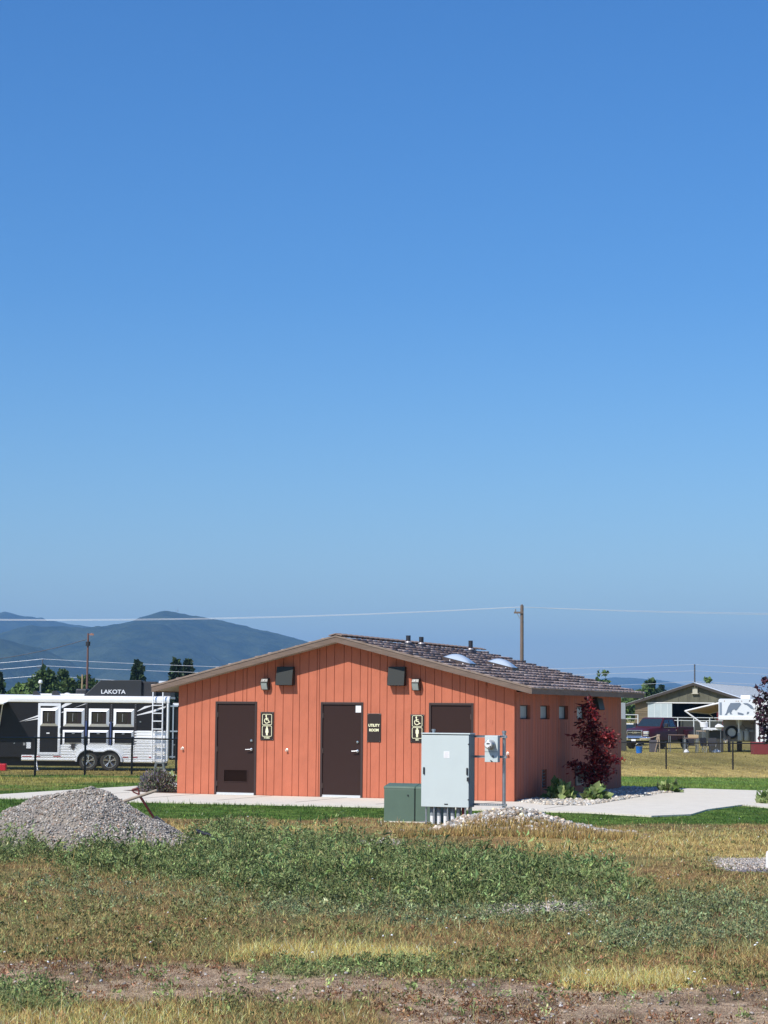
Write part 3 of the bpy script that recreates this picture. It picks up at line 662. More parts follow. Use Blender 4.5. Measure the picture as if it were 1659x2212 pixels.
# tiles: courses of thick shakes, each its own slanted slab
r=np.random.default_rng(12); V=[];Fc=[];Cc=[]; nc=14; run=ROOFX+.05; stp=run/nc
pal=[s2l(c) for c in ((160,142,134),(138,120,114),(186,168,160),(124,106,100),(166,146,140))]
for sg in (-1,1):
    for c in range(nc):
        u0=run-(c)*stp; u1=u0-stp-.05    # u = distance from ridge, butt at u0
        y=RY0-.02+ (r.random()*.2 if c%2 else 0)*-0
        yy=RY0-.002; first=True
        while yy<RY1+.02:
            w_=r.uniform(.22,.42); y2=min(yy+w_,RY1+.025)
            th=r.uniform(.04,.056); du=r.uniform(-.012,.012)
            col=np.array(pal[r.integers(len(pal))])*math.exp(r.normal(0,.1)); b=len(V)
            zb=lambda u: RZ(4.032+u)+.088
            ub=u0+du
            for (u,up) in ((ub,th+.018),(u1,.012)):
                for yv in (yy+.003,y2-.003):
                    V.append((4.032+sg*u,yv,zb(u)+up)); V.append((4.032+sg*u,yv,zb(u)+up-th*.9))
            #0 top-l butt,1 bot-l butt,2 top-r butt,3 bot-r butt,4..7 same uphill
            Fc+= [[b,b+2,b+6,b+4],[b+1,b+5,b+7,b+3],[b,b+1,b+3,b+2],[b,b+4,b+5,b+1],[b+2,b+3,b+7,b+6],[b+4,b+6,b+7,b+5]]
            for q in range(8): Cc.append(col*(1.0))
            yy=y2
V=np.array(V);Fc=np.array(Fc)
to=arr('roof_tiles',V,Fc,shk,RO_,cols=np.array(Cc))
# pale flaking wear along the rake: a thin drip edge under the tiles
rk=MB(); 
for sg in (-1,1):
    e=4.032+sg*(ROOFX+.03); rk.prism([(4.032,RZ(4.032)+.1),(e,RZ(e)+.1),(e,RZ(e)+.14),(4.032,RZ(4.032)+.14)],'y',RY0-.012,RY0+.02)
rk.pieces('rake_trim',mat('weathered_trim',s2l((120,101,88)),.8,col2=s2l((142,126,114)),vs=5,stretch=(1,1,6),bump=.004,bs=30,detail=8),RO_)
rc=MB()
yy=RY0-.03
while yy<RY1:
    for sg in (-1,1):
        rc.obox((4.032+sg*.075,yy+.17,RZ(4.032)+.155),(.17,.35,.02),Matrix.Rotation(sg*R(13.9),3,'Y')@Matrix.Rotation(R(2),3,'X'))
    yy+=.33
rc.build('ridge_cap',mat('ridge_tile',s2l((140,118,104)),.85,var=.15,vs=8),RO_)
# vent pipes
pipem=mat('black_abs_pipe',s2l((40,40,46)),.5)
for a,b_,h in ((4.5,3.0,.27),(4.5,3.9,.27),(4.62,7.25,.33)):
    z0=RZ(a)+.1; m_=MB(); m_.lathe([(.16,-.03),(.15,.03),(.085,.09),(.07,.11)],(a,b_,z0),n=16); m_.lathe([(.055,.0),(.055,h)],(a,b_,z0),n=16)
    v=m_.build('vent_pipe',pipem,RO_,smooth=True)
    MB().lathe([(.074,.095),(.078,.105),(.06,.135)],(a,b_,z0),n=16).build('flashing',mat('lead_collar',s2l((190,180,176)),.4,metal=.5),v,smooth=True)
# skylights
dome=mat('skylight_dome',(.46,.53,.60),.12,spec=.9,coat=.6)
for a0,a1,b0,b1 in ((5.98,6.64,1.2,1.72),(6.08,6.73,4.08,4.6)):
    m_=MB(); hgt=.10
    def cr(a,b,up): return (a,b,RZ(a)+.09+up)
    for (p,q) in (((a0,b0),(a1,b0)),((a1,b0),(a1,b1)),((a1,b1),(a0,b1)),((a0,b1),(a0,b0))):
        ca,cb=(a0+a1)/2,(b0+b1)/2; s_=.88
        i=[(ca+(x-ca)*s_,cb+(y-cb)*s_) for x,y in (p,q)]
        m_.add([cr(*p,0),cr(*q,0),cr(*q,hgt),cr(*p,hgt),cr(*i[0],0),cr(*i[1],0),cr(*i[1],hgt),cr(*i[0],hgt)],[(0,1,2,3),(5,4,7,6),(3,2,6,7)])
    s_=m_.build('skylight',mat('skylight_curb',s2l((72,60,56)),.5),RO_)
    n=14; P=[];Q=[]
    for i in range(n+1):
        for j in range(n+1):
            u,v=i/n*2-1,j/n*2-1; hh=.13*(1-u**2*.999)**.8*(1-v**2*.999)**.8
            P.append(cr((a0+a1)/2+u*(a1-a0)*.47,(b0+b1)/2+v*(b1-b0)*.47,hgt+.004+hh))
    Q=[(i*(n+1)+j,(i+1)*(n+1)+j,(i+1)*(n+1)+j+1,i*(n+1)+j+1) for i in range(n) for j in range(n)]
    MB().add(P,Q).build('dome',dome,s_,smooth=True)
    m_=MB()
    for t in (.28,.75): m_.lathe([(.014,.0),(.012,-.008)],(a0+(a1-a0)*t,b0,RZ(a0+(a1-a0)*t)+.09+.06),'y',10)
    m_.pieces('screw_cap',white_m,s_)
# ================================================================ electrical cabinet with meter
cgrey=mat('cabinet_grey',s2l((192,202,201)),.42,var=.02,vs=3,spec=.4); cside=cgrey
galv=mat('galvanised',(.42,.43,.44),.38,metal=.85,var=.12,vs=12)
bl=G(912,1786,0); CY=36.2
c0=at(911,1746,CY); CX=c0[0]; E_=empty('electrical_cabinet',(CX,CY,-.03),BA,'tall pale grey electrical cabinet on conduits with round meter on its side post','electrical cabinet')
cw,ch,cd,cz=.865,1.235,.26,.305
MB().box(0,cw,.012,cd,cz,cz+ch).build('enclosure',mat('enclosure_shaded_grey',s2l((112,124,130)),.5),E_,bevel=.004)  # darker than door and cap: the side's shade is put into this grey
MB().box(-.008,cw-.012,-.014,.011,cz-.004,cz+ch-.018).build('door',cgrey,E_,bevel=.005)
MB().box(-.012,cw+.01,-.02,cd+.01,cz+ch,cz+ch+.022).build('rain_cap',cgrey,E_,bevel=.004)
MB().box(.40,.505,-.0165,-.0142,cz+.83,cz+.945).build('label',white_m,E_)
tb=MB()
for k,(w1) in enumerate((.07,.055,.075,.06,.07,.05)): tb.box(.415,.415+w1,-.0172,-.0166,cz+.925-.016*k-.004,cz+.925-.016*k)
tb.build('printed_lines',mat('faint_print',s2l((190,180,180)),.7),E_)
blk=mat('black_latch',s2l((44,46,50)),.4)
for x in (.042,.825): MB().box(x-.012,x+.014,-.036,-.014,cz+.55,cz+.67).box(x-.006,x+.008,-.044,-.036,cz+.56,cz+.66).build('latch',blk,E_,bevel=.004)
MB().lathe([(.012,-.014),(.012,-.05)],(.845,0,cz+.50),'y',12).box(.828,.862,-.05,-.03,cz+.44,cz+.51).build('padlock',blk,E_,bevel=.004)
MB().box(.415,.48,-.018,-.014,cz+.035,cz+.055).build('name_plate',blk,E_)
for z in (.12,1.06): MB().box(.838,.862,-.02,-.012,cz+z,cz+z+.02).build('door_clip',blk,E_)
wpvc=mat('white_pvc',(.8,.8,.8),.35); gpvc=mat('grey_pvc',s2l((136,144,150)),.4)
for x in (.15,.27,.395,.52,.63):
    MB().tube((x,.12,-.03),(x,.12,.15),.037,n=16).build('conduit',wpvc,E_,smooth=True)
    MB().tube((x,.12,.15),(x,.12,cz),.042,n=16).build('conduit_sleeve',gpvc,E_,smooth=True)
MB().tube((.72,.12,-.05),(.72,.12,cz),.035,n=14).build('conduit',mat('red_conduit',s2l((120,44,40)),.5),E_)
for x in (.07,.215,.46,.78): MB().box(x-.012,x+.012,.02,.05,-.05,cz).build('support_leg',galv,E_)
MB().box(.80,.845,.12,.2,-.05,cz).build('support_leg',galv,E_)
MB().box(-.02,.12,-.01,.02,.035,.055).build('foot_strut',galv,E_)
MB().tube((.10,cd+.04,-.05),(.10,cd+.04,cz+ch+.085),.026,n=14).lathe([(.034,0),(.034,.035)],(.10,cd+.04,cz+ch+.05),n=14).build('post',galv,E_,smooth=True)
px_=1.385
MB().tube((px_,cd+.04,-.1),(px_,cd+.04,cz+ch+.045),.03,n=16).lathe([(.038,0),(.038,.04)],(px_,cd+.04,cz+ch+.03),n=14).build('post',galv,E_,smooth=True)
for z in (cz+ch-.03,cz+.86,cz+.045):
    m_=MB().box(.1,px_+.05,cd,cd+.006,z-.02,z+.02).box(.1,px_+.05,cd-.02,cd,z+.014,z+.02).box(.1,px_+.05,cd-.02,cd,z-.02,z-.014)
    m_.build('strut',galv,E_); MB().box(px_+.03,px_+.06,cd-.03,cd+.02,z-.025,z+.02).build('clamp',galv,E_)
m_=MB()
for k in range(12): m_.box(.9+k*.04,.9+k*.04+.022,cd-.0235,cd-.0205,cz+.04,cz+.05)
m_.build('strut_slot',white_m,E_)
mbx=MB().box(1.10,1.335,.10,cd-.03,cz+.77,cz+1.22).build('meter_socket',cgrey,E_,bevel=.006)
MB().box(1.10,1.335,.096,.0985,cz+.945,cz+.949).build('seam',blk,mbx)
MB().box(1.245,1.258,.085,.0985,cz+.85,cz+.885).build('seal',blk,mbx)
MB().obox((1.225,.09,cz+.79),(.04,.015,.015),Matrix.Rotation(R(35),3,'Y')).build('seal',blk,mbx)
mt=MB().lathe([(.084,.10),(.084,.07),(.078,.06),(.078,-.02),(.07,-.045),(.05,-.055)],(1.21,0,cz+1.07),'y',28).build('meter',mat('meter_glass',s2l((168,168,166)),.15,spec=.8),mbx,smooth=True)
MB().lathe([(.055,-.056),(.052,-.058)],(1.21,0,cz+1.07),'y',24).build('dial',mat('meter_dial',(.75,.75,.74),.5),mt)
MB().box(1.185,1.24,-.0615,-.0585,cz+1.075,cz+1.095).box(1.238,1.255,-.0615,-.0585,cz+1.03,cz+1.05).box(1.215,1.228,-.0615,-.0585,cz+1.02,cz+1.032).build('display',blk,mt)
# ================================================================ transformer
tg=G(828,1775,-.03); T_=empty('pad_transformer',(at(829,1700,37.0)[0],37.0,-.03),BA,'green pad-mounted transformer box behind the grey electrical cabinet','transformer')
tgm=mat('transformer_green',s2l((88,108,94)),.5,var=.05,vs=5,spec=.35)
tw,th_=1.0,.64
MB().box(.0,tw,.10,.75,-.02,th_-.09).build('rear_tank',tgm,T_,bevel=.012)
MB().box(.05,.62,-.12,.101,-.02,th_-.06).build('door',tgm,T_,bevel=.012)
MB().box(.635,tw,-.12,.101,-.02,th_-.06).build('door',tgm,T_,bevel=.012)
MB().prism([(-.125,th_-.07),(-.115,th_-.02),(.14,th_+.03),(.72,th_+.0),(.75,th_-.07)],'x',.04,.628).build('lid',tgm,T_,bevel=.015,smooth=True)
MB().prism([(-.125,th_-.07),(-.115,th_-.02),(.14,th_+.03),(.72,th_+.0),(.75,th_-.07)],'x',.632,tw).build('lid',tgm,T_,bevel=.015,smooth=True)
MB().lathe([(.013,-.12),(.013,-.135)],(.5,0,th_-.17),'y',12).build('bolt',blk,T_)
MB().box(.626,.632,-.126,-.1,0,th_-.08).build('seam',blk,T_)
tag(MB().prism([tuple((np.array([T_.location.x,T_.location.y])+BU*a+BS*b)) for a,b in ((.06,-.13),(tw,-.13),(tw,.74),(.06,.74))],'z',-.12,-.012).build('transformer_pad',concm),kind='structure')
# ================================================================ heaps
def heap(name,label,cat,gx,gy,rx0,rx1,ry,h,base,cols,n,smin,smax,seed,crest,gm_,noise=.1):
    nx_=90;ny_=70; u=np.linspace(-1.25,1.25,nx_);v=np.linspace(-1.25,1.25,ny_); U,Vv=np.meshgrid(u,v)
    rx=np.where(U<0,rx0,rx1); X_=gx+U*rx; Y_=gy+Vv*ry
    def hf(x,y):
        uu=np.where(x<gx,(x-gx)/rx0,(x-gx)/rx1); vv=(y-gy)/ry; d=np.abs(vv)
        f=np.clip(1-d**1.25,0,1)*(1-ss(.9,1.12,np.abs(uu)))
        return crest(x)*f*(1+noise*1.5*(fbm(x*1.6,y*1.6,seed)-.5)*(np.abs(vv)>.12))+ (fbm(x*5,y*5,seed+3)-.5)*.09*np.clip(f*4,0,1)+(fbm(x*16,y*16,seed+5)-.5)*.03*np.clip(f*4,0,1)-.03*(1-ss(0,.05,f))
    Zz=gz(X_,Y_)+hf(X_,Y_); idx=np.arange(nx_*ny_).reshape(ny_,nx_)
    Fq=np.stack([idx[:-1,:-1],idx[:-1,1:],idx[1:,1:],idx[1:,:-1]],-1).reshape(-1,4)
    root=empty(name,(gx,gy,0),0,label,cat)
    o=np.array([gx,gy,0])
    arr('mound',np.stack([X_,Y_,Zz],-1).reshape(-1,3)-o,Fq,gm_,root,smooth=True)
    r=np.random.default_rng(seed); a=r.uniform(0,6.28,n); d=r.random(n)**.6*1.02
    uu=np.cos(a)*d; vv=np.sin(a)*d; x=gx+uu*np.where(uu<0,rx0,rx1); y=gy+vv*ry
    s=r.uniform(0,1,n)**2.2*(smax-smin)+smin
    kk=np.asarray(hf(x,y)>.02); x=x[kk];y=y[kk];s=s[kk];cols=cols[kk]
    so_=stones('stones',np.column_stack([x,y,gz(x,y)+hf(x,y)+s*.3])-o,s,cols,parent=root,seed=seed,flat=.85); so_['kind']='stuff'
    return root,hf
pl=G(190,1800,-.03); gy=30.2; gx=at(193,1700,gy)[0]
gravm=mat('gravel_fines',s2l((158,146,130)),.95,vs=7,bump=.03,bs=35,detail=8,col2=s2l((132,124,116)))
n=46000; gc=stone_cols(n,31,(152,145,136),.34,.03); k=np.random.default_rng(2).random(n)<.10; gc[k]*=np.array([.95,.72,.6])
def crestf(pts,Y):
    s=F/Y; w=[((a-829.5)/s, max(0,1.85+(1535+.0087*a-b)/s)+.03) for a,b in pts]
    xs_=[q[0] for q in w]; zs_=[q[1] for q in w]
    return lambda x: np.interp(x,xs_,zs_,left=0,right=0)
cg=crestf([(-420,1812),(-250,1790),(-100,1772),(0,1764),(55,1736),(85,1722),(110,1717),(154,1708),(194,1703),(225,1704.5),(247,1711),(270,1729),(330,1761),(379,1784),(406,1803),(430,1815)],30.2)
cr3=crestf([(870,1806),(930,1795),(975,1780),(1014,1769),(1050,1759),(1090,1753),(1120,1751),(1150,1755),(1190,1765),(1230,1776),(1280,1789),(1345,1801),(1380,1808)],33.2)
GH,ghf=heap('gravel_pile','big heap of grey gravel on the left in front of the path','gravel pile',gx,gy,4.1,1.75,1.75,1.,None,gc,n,.005,.021,33,cg,gravm)
pr=G(1120,1790,-.03); gy2=33.2; gx2=at(1112,1750,gy2)[0]
n=6500; rc_=stone_cols(n,41,(172,162,150),.38,.10)
RH,rhf=heap('rock_pile','low heap of pale broken rock beside the grey electrical cabinet','rock pile',gx2,gy2,1.9,2.0,.95,1.,None,rc_,n,.010,.038,43,cr3,mat('rock_pile_dirt',s2l((140,118,90)),.95,var=.3,vs=10,bump=.03,bs=30))
# dry grass growing up the front of the rock heap and weeds on the gravel heap's foot
r=np.random.default_rng(55); n=16000; x=gx2+r.uniform(-1.9,1.8,n); y=gy2+r.uniform(-1.35,-.15,n)
k=r.random(n)<ss(-.40,-.72,(y-gy2)+.3*(fbm(x*2,y*2,3)-.5)*2); x=x[k];y=y[k]; m=len(x)
z=gz(x,y)+np.maximum(rhf(x,y),0)-.005; h=.08*np.exp(r.normal(0,.35,m)); a=r.uniform(0,6.28,m); wd=.008; la=r.uniform(0,6.28,m)
V=np.empty((m,3,3)); V[:,0]=np.stack([x-np.cos(a)*wd,y-np.sin(a)*wd,z],-1); V[:,1]=np.stack([x+np.cos(a)*wd,y+np.sin(a)*wd,z],-1); V[:,2]=np.stack([x+np.cos(la)*h*.4,y+np.sin(la)*h*.4,z+h],-1)
c=np.where((r.random(m)<.5)[:,None],C_BROWN,C_OLIVE); c=np.where((r.random(m)<.25)[:,None],C_STRAW,c)*np.exp(r.normal(0,.25,(m,1)))
tag(arr('dry_grass',V.reshape(-1,3),np.arange(3*m).reshape(-1,3),vegm,cols=np.repeat(c,3,axis=0)),kind='stuff')
# ---- shovel and loose handle in the gravel heap
wood=mat('grey_wood',s2l((150,136,120)),.8,var=.2,vs=10,stretch=(1,1,1),bump=.002,bs=40)
redp=mat('red_brown_handle',s2l((112,52,46)),.5)
ys=31.1
hp=at(287,1706,ys); tp=at(298,1718,ys); fo_=at(323,1752,ys+.1)
S_=empty('shovel',tuple(fo_),0,'red D-handled shovel stuck upright in the right flank of the gravel heap','shovel')
m_=MB(); top=Vector(at(300,1716,ys)); fot=Vector(fo_)-(top-Vector(fo_)).normalized()*.12; dr=(top-fot).normalized()
side=Vector((.97,-.1,.22)).normalized(); side=(side-dr*side.dot(dr)).normalized()
m_.tube(fot,top,.019,n=10).build('shaft',redp,S_,world=True,smooth=True)
# D grip
side=Vector(at(286,1705,ys))-Vector(at(297,1703,ys)); side.normalize()
g0=Vector(at(285,1706.5,ys)); g1=Vector(at(297,1702.5,ys)); m_=MB(); m_.tube(g0,g1,.017,n=10); m_.path([g0,g0+(top-g0)*.35+Vector((-.01,0,-.01)),top],.011,n=8); m_.path([g1,g1+(top-g1)*.5+Vector((.012,0,.0)),top],.013,n=8)
m_.build('grip',redp,S_,world=True,smooth=True)
bd=MB(); q=fot-dr*.16; sd_=dr.cross(Vector((0,1,0))).normalized(); bd.loft([[tuple(fot+sd_*a*.05+Vector((0,b*.02,0))) for a,b in ((-1,-1),(1,-1),(1,1),(-1,1))],[tuple(q+sd_*a*.11+Vector((0,b*.006,0))) for a,b in ((-1,-1),(1,-1),(1,1),(-1,1))]]).build('blade',galv,S_,world=True)
h0=Vector(at(262,1733,30.9)); h1=Vector(at(340,1707,30.6)); m_=MB(); m_.tube(h0-(h1-h0)*.15,h1,.024,.021,n=12)
o=m_.build('tool_handle',wood,None,smooth=True); tag(o,'bare grey wooden tool handle poking out of the gravel heap behind the shovel','tool handle')
p0=Vector(at(426,1796,28.6)); p1=Vector(at(450,1803,28.4)); p2=Vector(at(470,1803,28.3))
MBp=MB(); MBp.lathe([(.03,0),(.03,.02)],(0,0,-99)) if 0 else None
MBp.path([p0,p1,p2-Vector((0,0,.09))],.024,n=12); MBp.tube(p0-(p1-p0).normalized()*.01,p0+(p1-p0).normalized()*.05,.03,n=12)
tag(MBp.build('black_pipe',pipem,None,smooth=True),'short black pipe end lying in the weeds right of the gravel heap','pipe')
# ================================================================ plants near the building
leafm=mat('leaf',(.1,.2,.05),.5,attr='Col',spec=.35,transl=.25)
def sub_o(o,root): pass
def bush(name,label,cat,x,y,z,rx,rz,n,ls,cols,seed,group=None,wl=.4,up=.4,stem=True):
    root=empty(name,(x,y,z),0,label,cat,group); r=np.random.default_rng(seed)
    P=rdir(n,r,.6)*(r.random((n,1))**.4); P=P*np.array([rx,rx*.9,rz]); P[:,2]=np.abs(P[:,2])
    # several upright stems give the outline its gaps
    D=rdir(n,r,up)+P/np.array([rx,rx,rz])*.8; D=D/np.linalg.norm(D,axis=1,keepdims=True)*(ls*np.exp(r.normal(0,.25,n)))[:,None]
    Wd=np.cross(D,rdir(n,r)); Wd=Wd/(np.linalg.norm(Wd,axis=1,keepdims=True)+1e-9)*np.linalg.norm(D,axis=1,keepdims=True)*wl
    c=np.array(cols)[r.integers(len(cols),size=n)]*np.exp(r.normal(0,.22,(n,1)))
    rhomb(P,D,Wd,np.clip(c,.005,.8),'foliage',leafm,root,bend=.15)
    if stem:
        m_=MB()
        for k in range(7):
            a=r.uniform(0,6.28); m_.path([(0,0,-.05),(math.cos(a)*rx*.3,math.sin(a)*rx*.3,rz*.45),(math.cos(a)*rx*.6,math.sin(a)*rx*.6,rz*.8)],.008,n=5,r1=.003)
        m_.build('stem',mat('stem_brown',s2l((92,74,54)),.8),root)
    return root
HG=[C_WEED*1.0,C_WEED*1.5,L3(120,150,80,.6)]
def gp(px,py,z=0.): q=G(px,py,z); return q[0],q[1]
for (px,py,rx,rz,n,lab,s) in ((1212,1727,.30,.34,260,'leafy green hosta against the wall left of the red maple',1),(1287,1729,.25,.26,200,'light green hosta in the pale stones in front of the red maple',2),(1448,1711,.24,.20,170,'low green plant in stones at the bend of the concrete path',3),(1664,1735,.3,.2,170,'low green plant at the right edge beside the path',4)):
    x,y=gp(px,py); bush('hosta',lab,'plant',x,y,0,rx,rz,n,.15,HG,s,'leafy plants beside the paths',wl=.33,up=.5)
x,y=gp(340,1709); bush('lavender_bush','grey purple lavender bush left of the orange wall corner','shrub',x,y,-.01,.42,.50,2600,.075,[L3(134,142,118,.9),L3(116,130,98,.9),L3(150,136,160,.9),L3(150,130,112,.8)],7,wl=.14,up=1.0)
x,y=gp(316,1704); bush('lavender_bush','small mauve lavender at the left end of the planting bed','shrub',x,y,-.01,.2,.36,500,.07,[L3(150,142,166,.9),L3(120,132,104,.9)],8,wl=.14,up=1.2)
x,y=gp(366,1703); w_=bush('flower_clump','clump of white flowers at the left wall corner','flowers',x,y,0,.2,.34,240,.09,[L3(250,250,246,.8),L3(250,250,246,.8),C_WEED],9,wl=.45)
# ---- red maple
MT=np.array([4.97,48.4]); M_=empty('red_maple',(MT[0],MT[1],0),0,'slender dark red maple growing beside the shaded side wall','tree')
r=np.random.default_rng(77); bark=mat('maple_bark',s2l((62,46,42)),.9,bump=.004,bs=40)
blobs=[(1272,1520,10,12,150),(1275,1545,22,20,420),(1276,1572,24,18,460),(1262,1592,26,10,220),(1306,1590,26,16,420),(1283,1608,24,14,300),(1300,1625,24,14,300),(1320,1640,24,8,200),(1300,1655,26,16,420),(1284,1640,16,20,260),(1246,1650,26,6,190),(1262,1662,26,9,280),(1280,1680,22,15,380),(1300,1672,20,14,260),(1282,1698,16,9,150),(1318,1600,16,20,200),(1256,1528,12,4,45),(1254,1606,16,4,60),(1250,1560,10,4,30)]
Ps=[];
m_=MB(); base=Vector((MT[0],MT[1],-.02)); tops=[Vector(at(1281,1700,48.4)),Vector(at(1283,1640,48.45)),Vector(at(1279,1590,48.4)),Vector(at(1274,1515,48.35))]
m_.path([base]+tops,.045,n=8,r1=.008)
for (px,py,rx,ry,n) in blobs:
    c=at(px,py,48.4+r.uniform(-.15,.1)); s=48.4/F
    n=int(n*.72); q=r.normal(0,.5,(n,3)); q=np.clip(q,-1.3,1.3)*np.array([rx*s,min(rx,24)*s*.8,ry*s])
    # leaves gather in flat horizontal sprays
    q[:,2]=np.round(q[:,2]/.075)*.075+r.normal(0,.014,n); Ps.append(c+q)
    tpos=min([t_ for t_ in [base.lerp(tops[0],.7)]+[tops[i].lerp(tops[i+1],f) for i in range(3) for f in (0,.3,.6,1)] if t_.z<c[2]+.02] or [base.lerp(tops[0],.6)],key=lambda t_:(t_-Vector(c)).length)
    m_.path([tpos,tpos.lerp(Vector(c),.5)+Vector((0,0,.02)),Vector(c)],.012,n=5,r1=.004)
m_.build('trunk',bark,M_,world=True,smooth=True)
P=np.concatenate(Ps)-np.array([MT[0],MT[1],0]); N=len(P); D=rdir(N,r,-.25); D[:,2]*=.5; D=D/np.linalg.norm(D,axis=1,keepdims=True)*(.085*np.exp(r.normal(0,.25,N)))[:,None]
Wd=np.cross(D,rdir(N,r,1.5)); Wd=Wd/(np.linalg.norm(Wd,axis=1,keepdims=True)+1e-9)*np.linalg.norm(D,axis=1,keepdims=True)*.24
cc=np.array([L3(136,36,42,.85),L3(110,30,36,.8),L3(170,54,50,.85),L3(84,26,30,.8)])[r.integers(4,size=N)]*np.exp(r.normal(0,.2,(N,1)))
rhomb(P,D,Wd,cc,'crown',mat('maple_leaf',(.2,.02,.02),.5,attr='Col',transl=.3),M_,bend=.1)
# ---- purple-leaved tree reaching in at the right edge
YT=62.; bx=at(1672,1640,YT)[0]; PT=empty('purple_plum_tree',(bx,YT,gzf(bx,YT)),0,'dark purple-leaved tree reaching in at the right edge of the view','tree')
m_=MB(); z0=gzf(bx,YT); m_.path([(bx,YT,z0-.05),(bx+.02,YT,.8),(bx+.08,YT,2.0),(bx+.15,YT,3.4)],.07,n=8,r1=.02)
r=np.random.default_rng(88); Ps=[]
for (px,py,rx,ry,n) in ((1655,1470,9,10,60),(1660,1500,14,14,90),(1640,1512,14,12,90),(1652,1535,18,14,140),(1644,1552,14,12,110),(1652,1575,14,14,120),(1655,1592,10,10,60),(1634,1518,8,7,24),(1642,1490,8,10,20),(1690,1500,30,34,300),(1700,1560,34,34,330),(1720,1520,34,40,300)):
    c=at(px,py,YT+r.uniform(-.3,.3)); n=int(n*.62); s=YT/F; q=np.clip(r.normal(0,.55,(n,3)),-1.3,1.3)*np.array([rx*s,rx*s,ry*s]); Ps.append(c+q)
    m_.path([(bx+.05,YT,max(.9,c[2]-.6)),((bx+c[0])/2,(YT+c[1])/2,c[2]-.2),tuple(c)],.014,n=5,r1=.005)
m_.build('trunk',bark,PT,world=True,smooth=True)
P=np.concatenate(Ps)-np.array(PT.location); N=len(P); D=rdir(N,r,-.2)*(.125*np.exp(r.normal(0,.2,N)))[:,None]
Wd=np.cross(D,rdir(N,r)); Wd=Wd/(np.linalg.norm(Wd,axis=1,keepdims=True)+1e-9)*np.linalg.norm(D,axis=1,keepdims=True)*.36
cc=np.array([L3(76,44,58,.8),L3(60,36,48,.7),L3(96,60,70,.7)])[r.integers(3,size=N)]*np.exp(r.normal(0,.2,(N,1)))
rhomb(P,D,Wd,cc,'crown',mat('plum_leaf',(.05,.02,.03),.4,attr='Col',transl=.15),PT,bend=.12)
# ================================================================ chain-link fences
fblk=mat('black_fence_paint',s2l((24,24,26)),.45); wirem=mat('black_wire',s2l((46,44,40)),.6)
def fence(name,label,pts,h,npan,group):
    root=empty(name,(pts[0][0],pts[0][1],gzf(*pts[0])),0,label,'fence',group)
    A=np.array(pts[0]);Bp=np.array(pts[1])
    rl=MB(); posts=[A+(Bp-A)*i/npan for i in range(npan+1)]; zt=[gzf(*p)+h for p in posts]
    rl.path([(p[0],p[1],z) for p,z in zip(posts,zt)],.026,n=8); rl.build('top_rail',fblk,root,world=True)
    for p,z in zip(posts,zt): MB().tube((p[0],p[1],z-h-.1),(p[0],p[1],z+.03),.036,n=10).lathe([(.045,0),(.04,.03),(.01,.05)],(p[0],p[1],z+.02),n=10).build('post',fblk,root,world=True)
    Lm=np.linalg.norm(Bp-A); dr_=(Bp-A)/Lm; wm=MB(); hh=h-.08; st=.07
    def pt(s_,t): q=A+dr_*s_; return (q[0],q[1],gzf(*A)+(gzf(*Bp)-gzf(*A))*s_/Lm+.04+t)
    n_=int((Lm+hh)/st); rr=.0032
    V=[];Fq=[]
    for sg in (1,-1):
        for i in range(n_):
            s0=i*st-hh if sg==1 else i*st; s1=s0+sg*hh
            t0,t1=0.,hh
            # clip to the fence length
            def cl(s0,t0,s1,t1):
                for lo,hi in ((0,Lm),):
                    if s0<lo: t0+= (lo-s0)*(t1-t0)/(s1-s0); s0=lo
                    if s0>hi: t0+= (hi-s0)*(t1-t0)/(s1-s0); s0=hi
                    if s1<lo: t1+= (lo-s1)*(t1-t0)/(s1-s0) if s1!=s0 else 0; s1=lo
                    if s1>hi: t1+= (hi-s1)*(t1-t0)/(s1-s0) if s1!=s0 else 0; s1=hi
                return s0,t0,s1,t1
            s0,t0,s1,t1=cl(s0,t0,s1,t1)
            if abs(s1-s0)<.02: continue
            wm.tube(pt(s0,t0),pt(s1,t1),rr,n=3,caps=False)
    wm.tube(pt(0,.0),pt(Lm,.0),.004,n=4,caps=False)
    wm.build('chain_link_mesh',wirem,root,world=True)
    return root
fence('chain_link_fence','black chain-link fence in front of the black horse trailer at the left',[(-13.49,62.2),(-5.81,74.5)],1.2,6,'black chain-link fences')
xf=at(1439,1660,90)[0]; fence('chain_link_fence','black chain-link fence across the field in front of the pickup truck',[(xf-2.86*3,90),(xf+2.86*4,90)],1.12,7,'black chain-link fences')
# ================================================================ black horse trailer (side on, 80 m away)
YT_=80.
def Zt(x,y): q=at(x*.25133,1294.7+y*.25133,YT_); return q[0],q[2]
def ZX(x,y=1100): return Zt(x,y)[0]
def ZZ(y,x=800): return Zt(x,y)[1]
gT=gzf(-10,80)
HT=empty('horse_trailer',(ZX(860),YT_,gT),0,'long black and polished aluminium horse trailer with tandem wheels parked at the left','trailer')
blkp=mat('trailer_black',s2l((33,32,35)),.35,spec=.35); alu=mat('polished_aluminium',(.95,.95,.96),.33,metal=.3,var=.04,vs=3,bump=.0015,bs=8)
alw=mat('bright_aluminium_trim',(.88,.89,.92),.4,metal=.25)
tint=mat('tinted_glass',(.012,.012,.014),.08,spec=.9)
x0,x1=ZX(-520),ZX(1442); zb=ZZ(1340); zt=ZZ(890)
MB().box(x0,x1,YT_,YT_+2.35,zb-.1,zt).build('body',blkp,HT,world=True,bevel=.02)
MB().box(x0+.3,x1-.2,YT_+.25,YT_+2.1,zb-.42,zb-.1).build('chassis',mat('chassis_black',(.02,.02,.02),.7),HT,world=True)
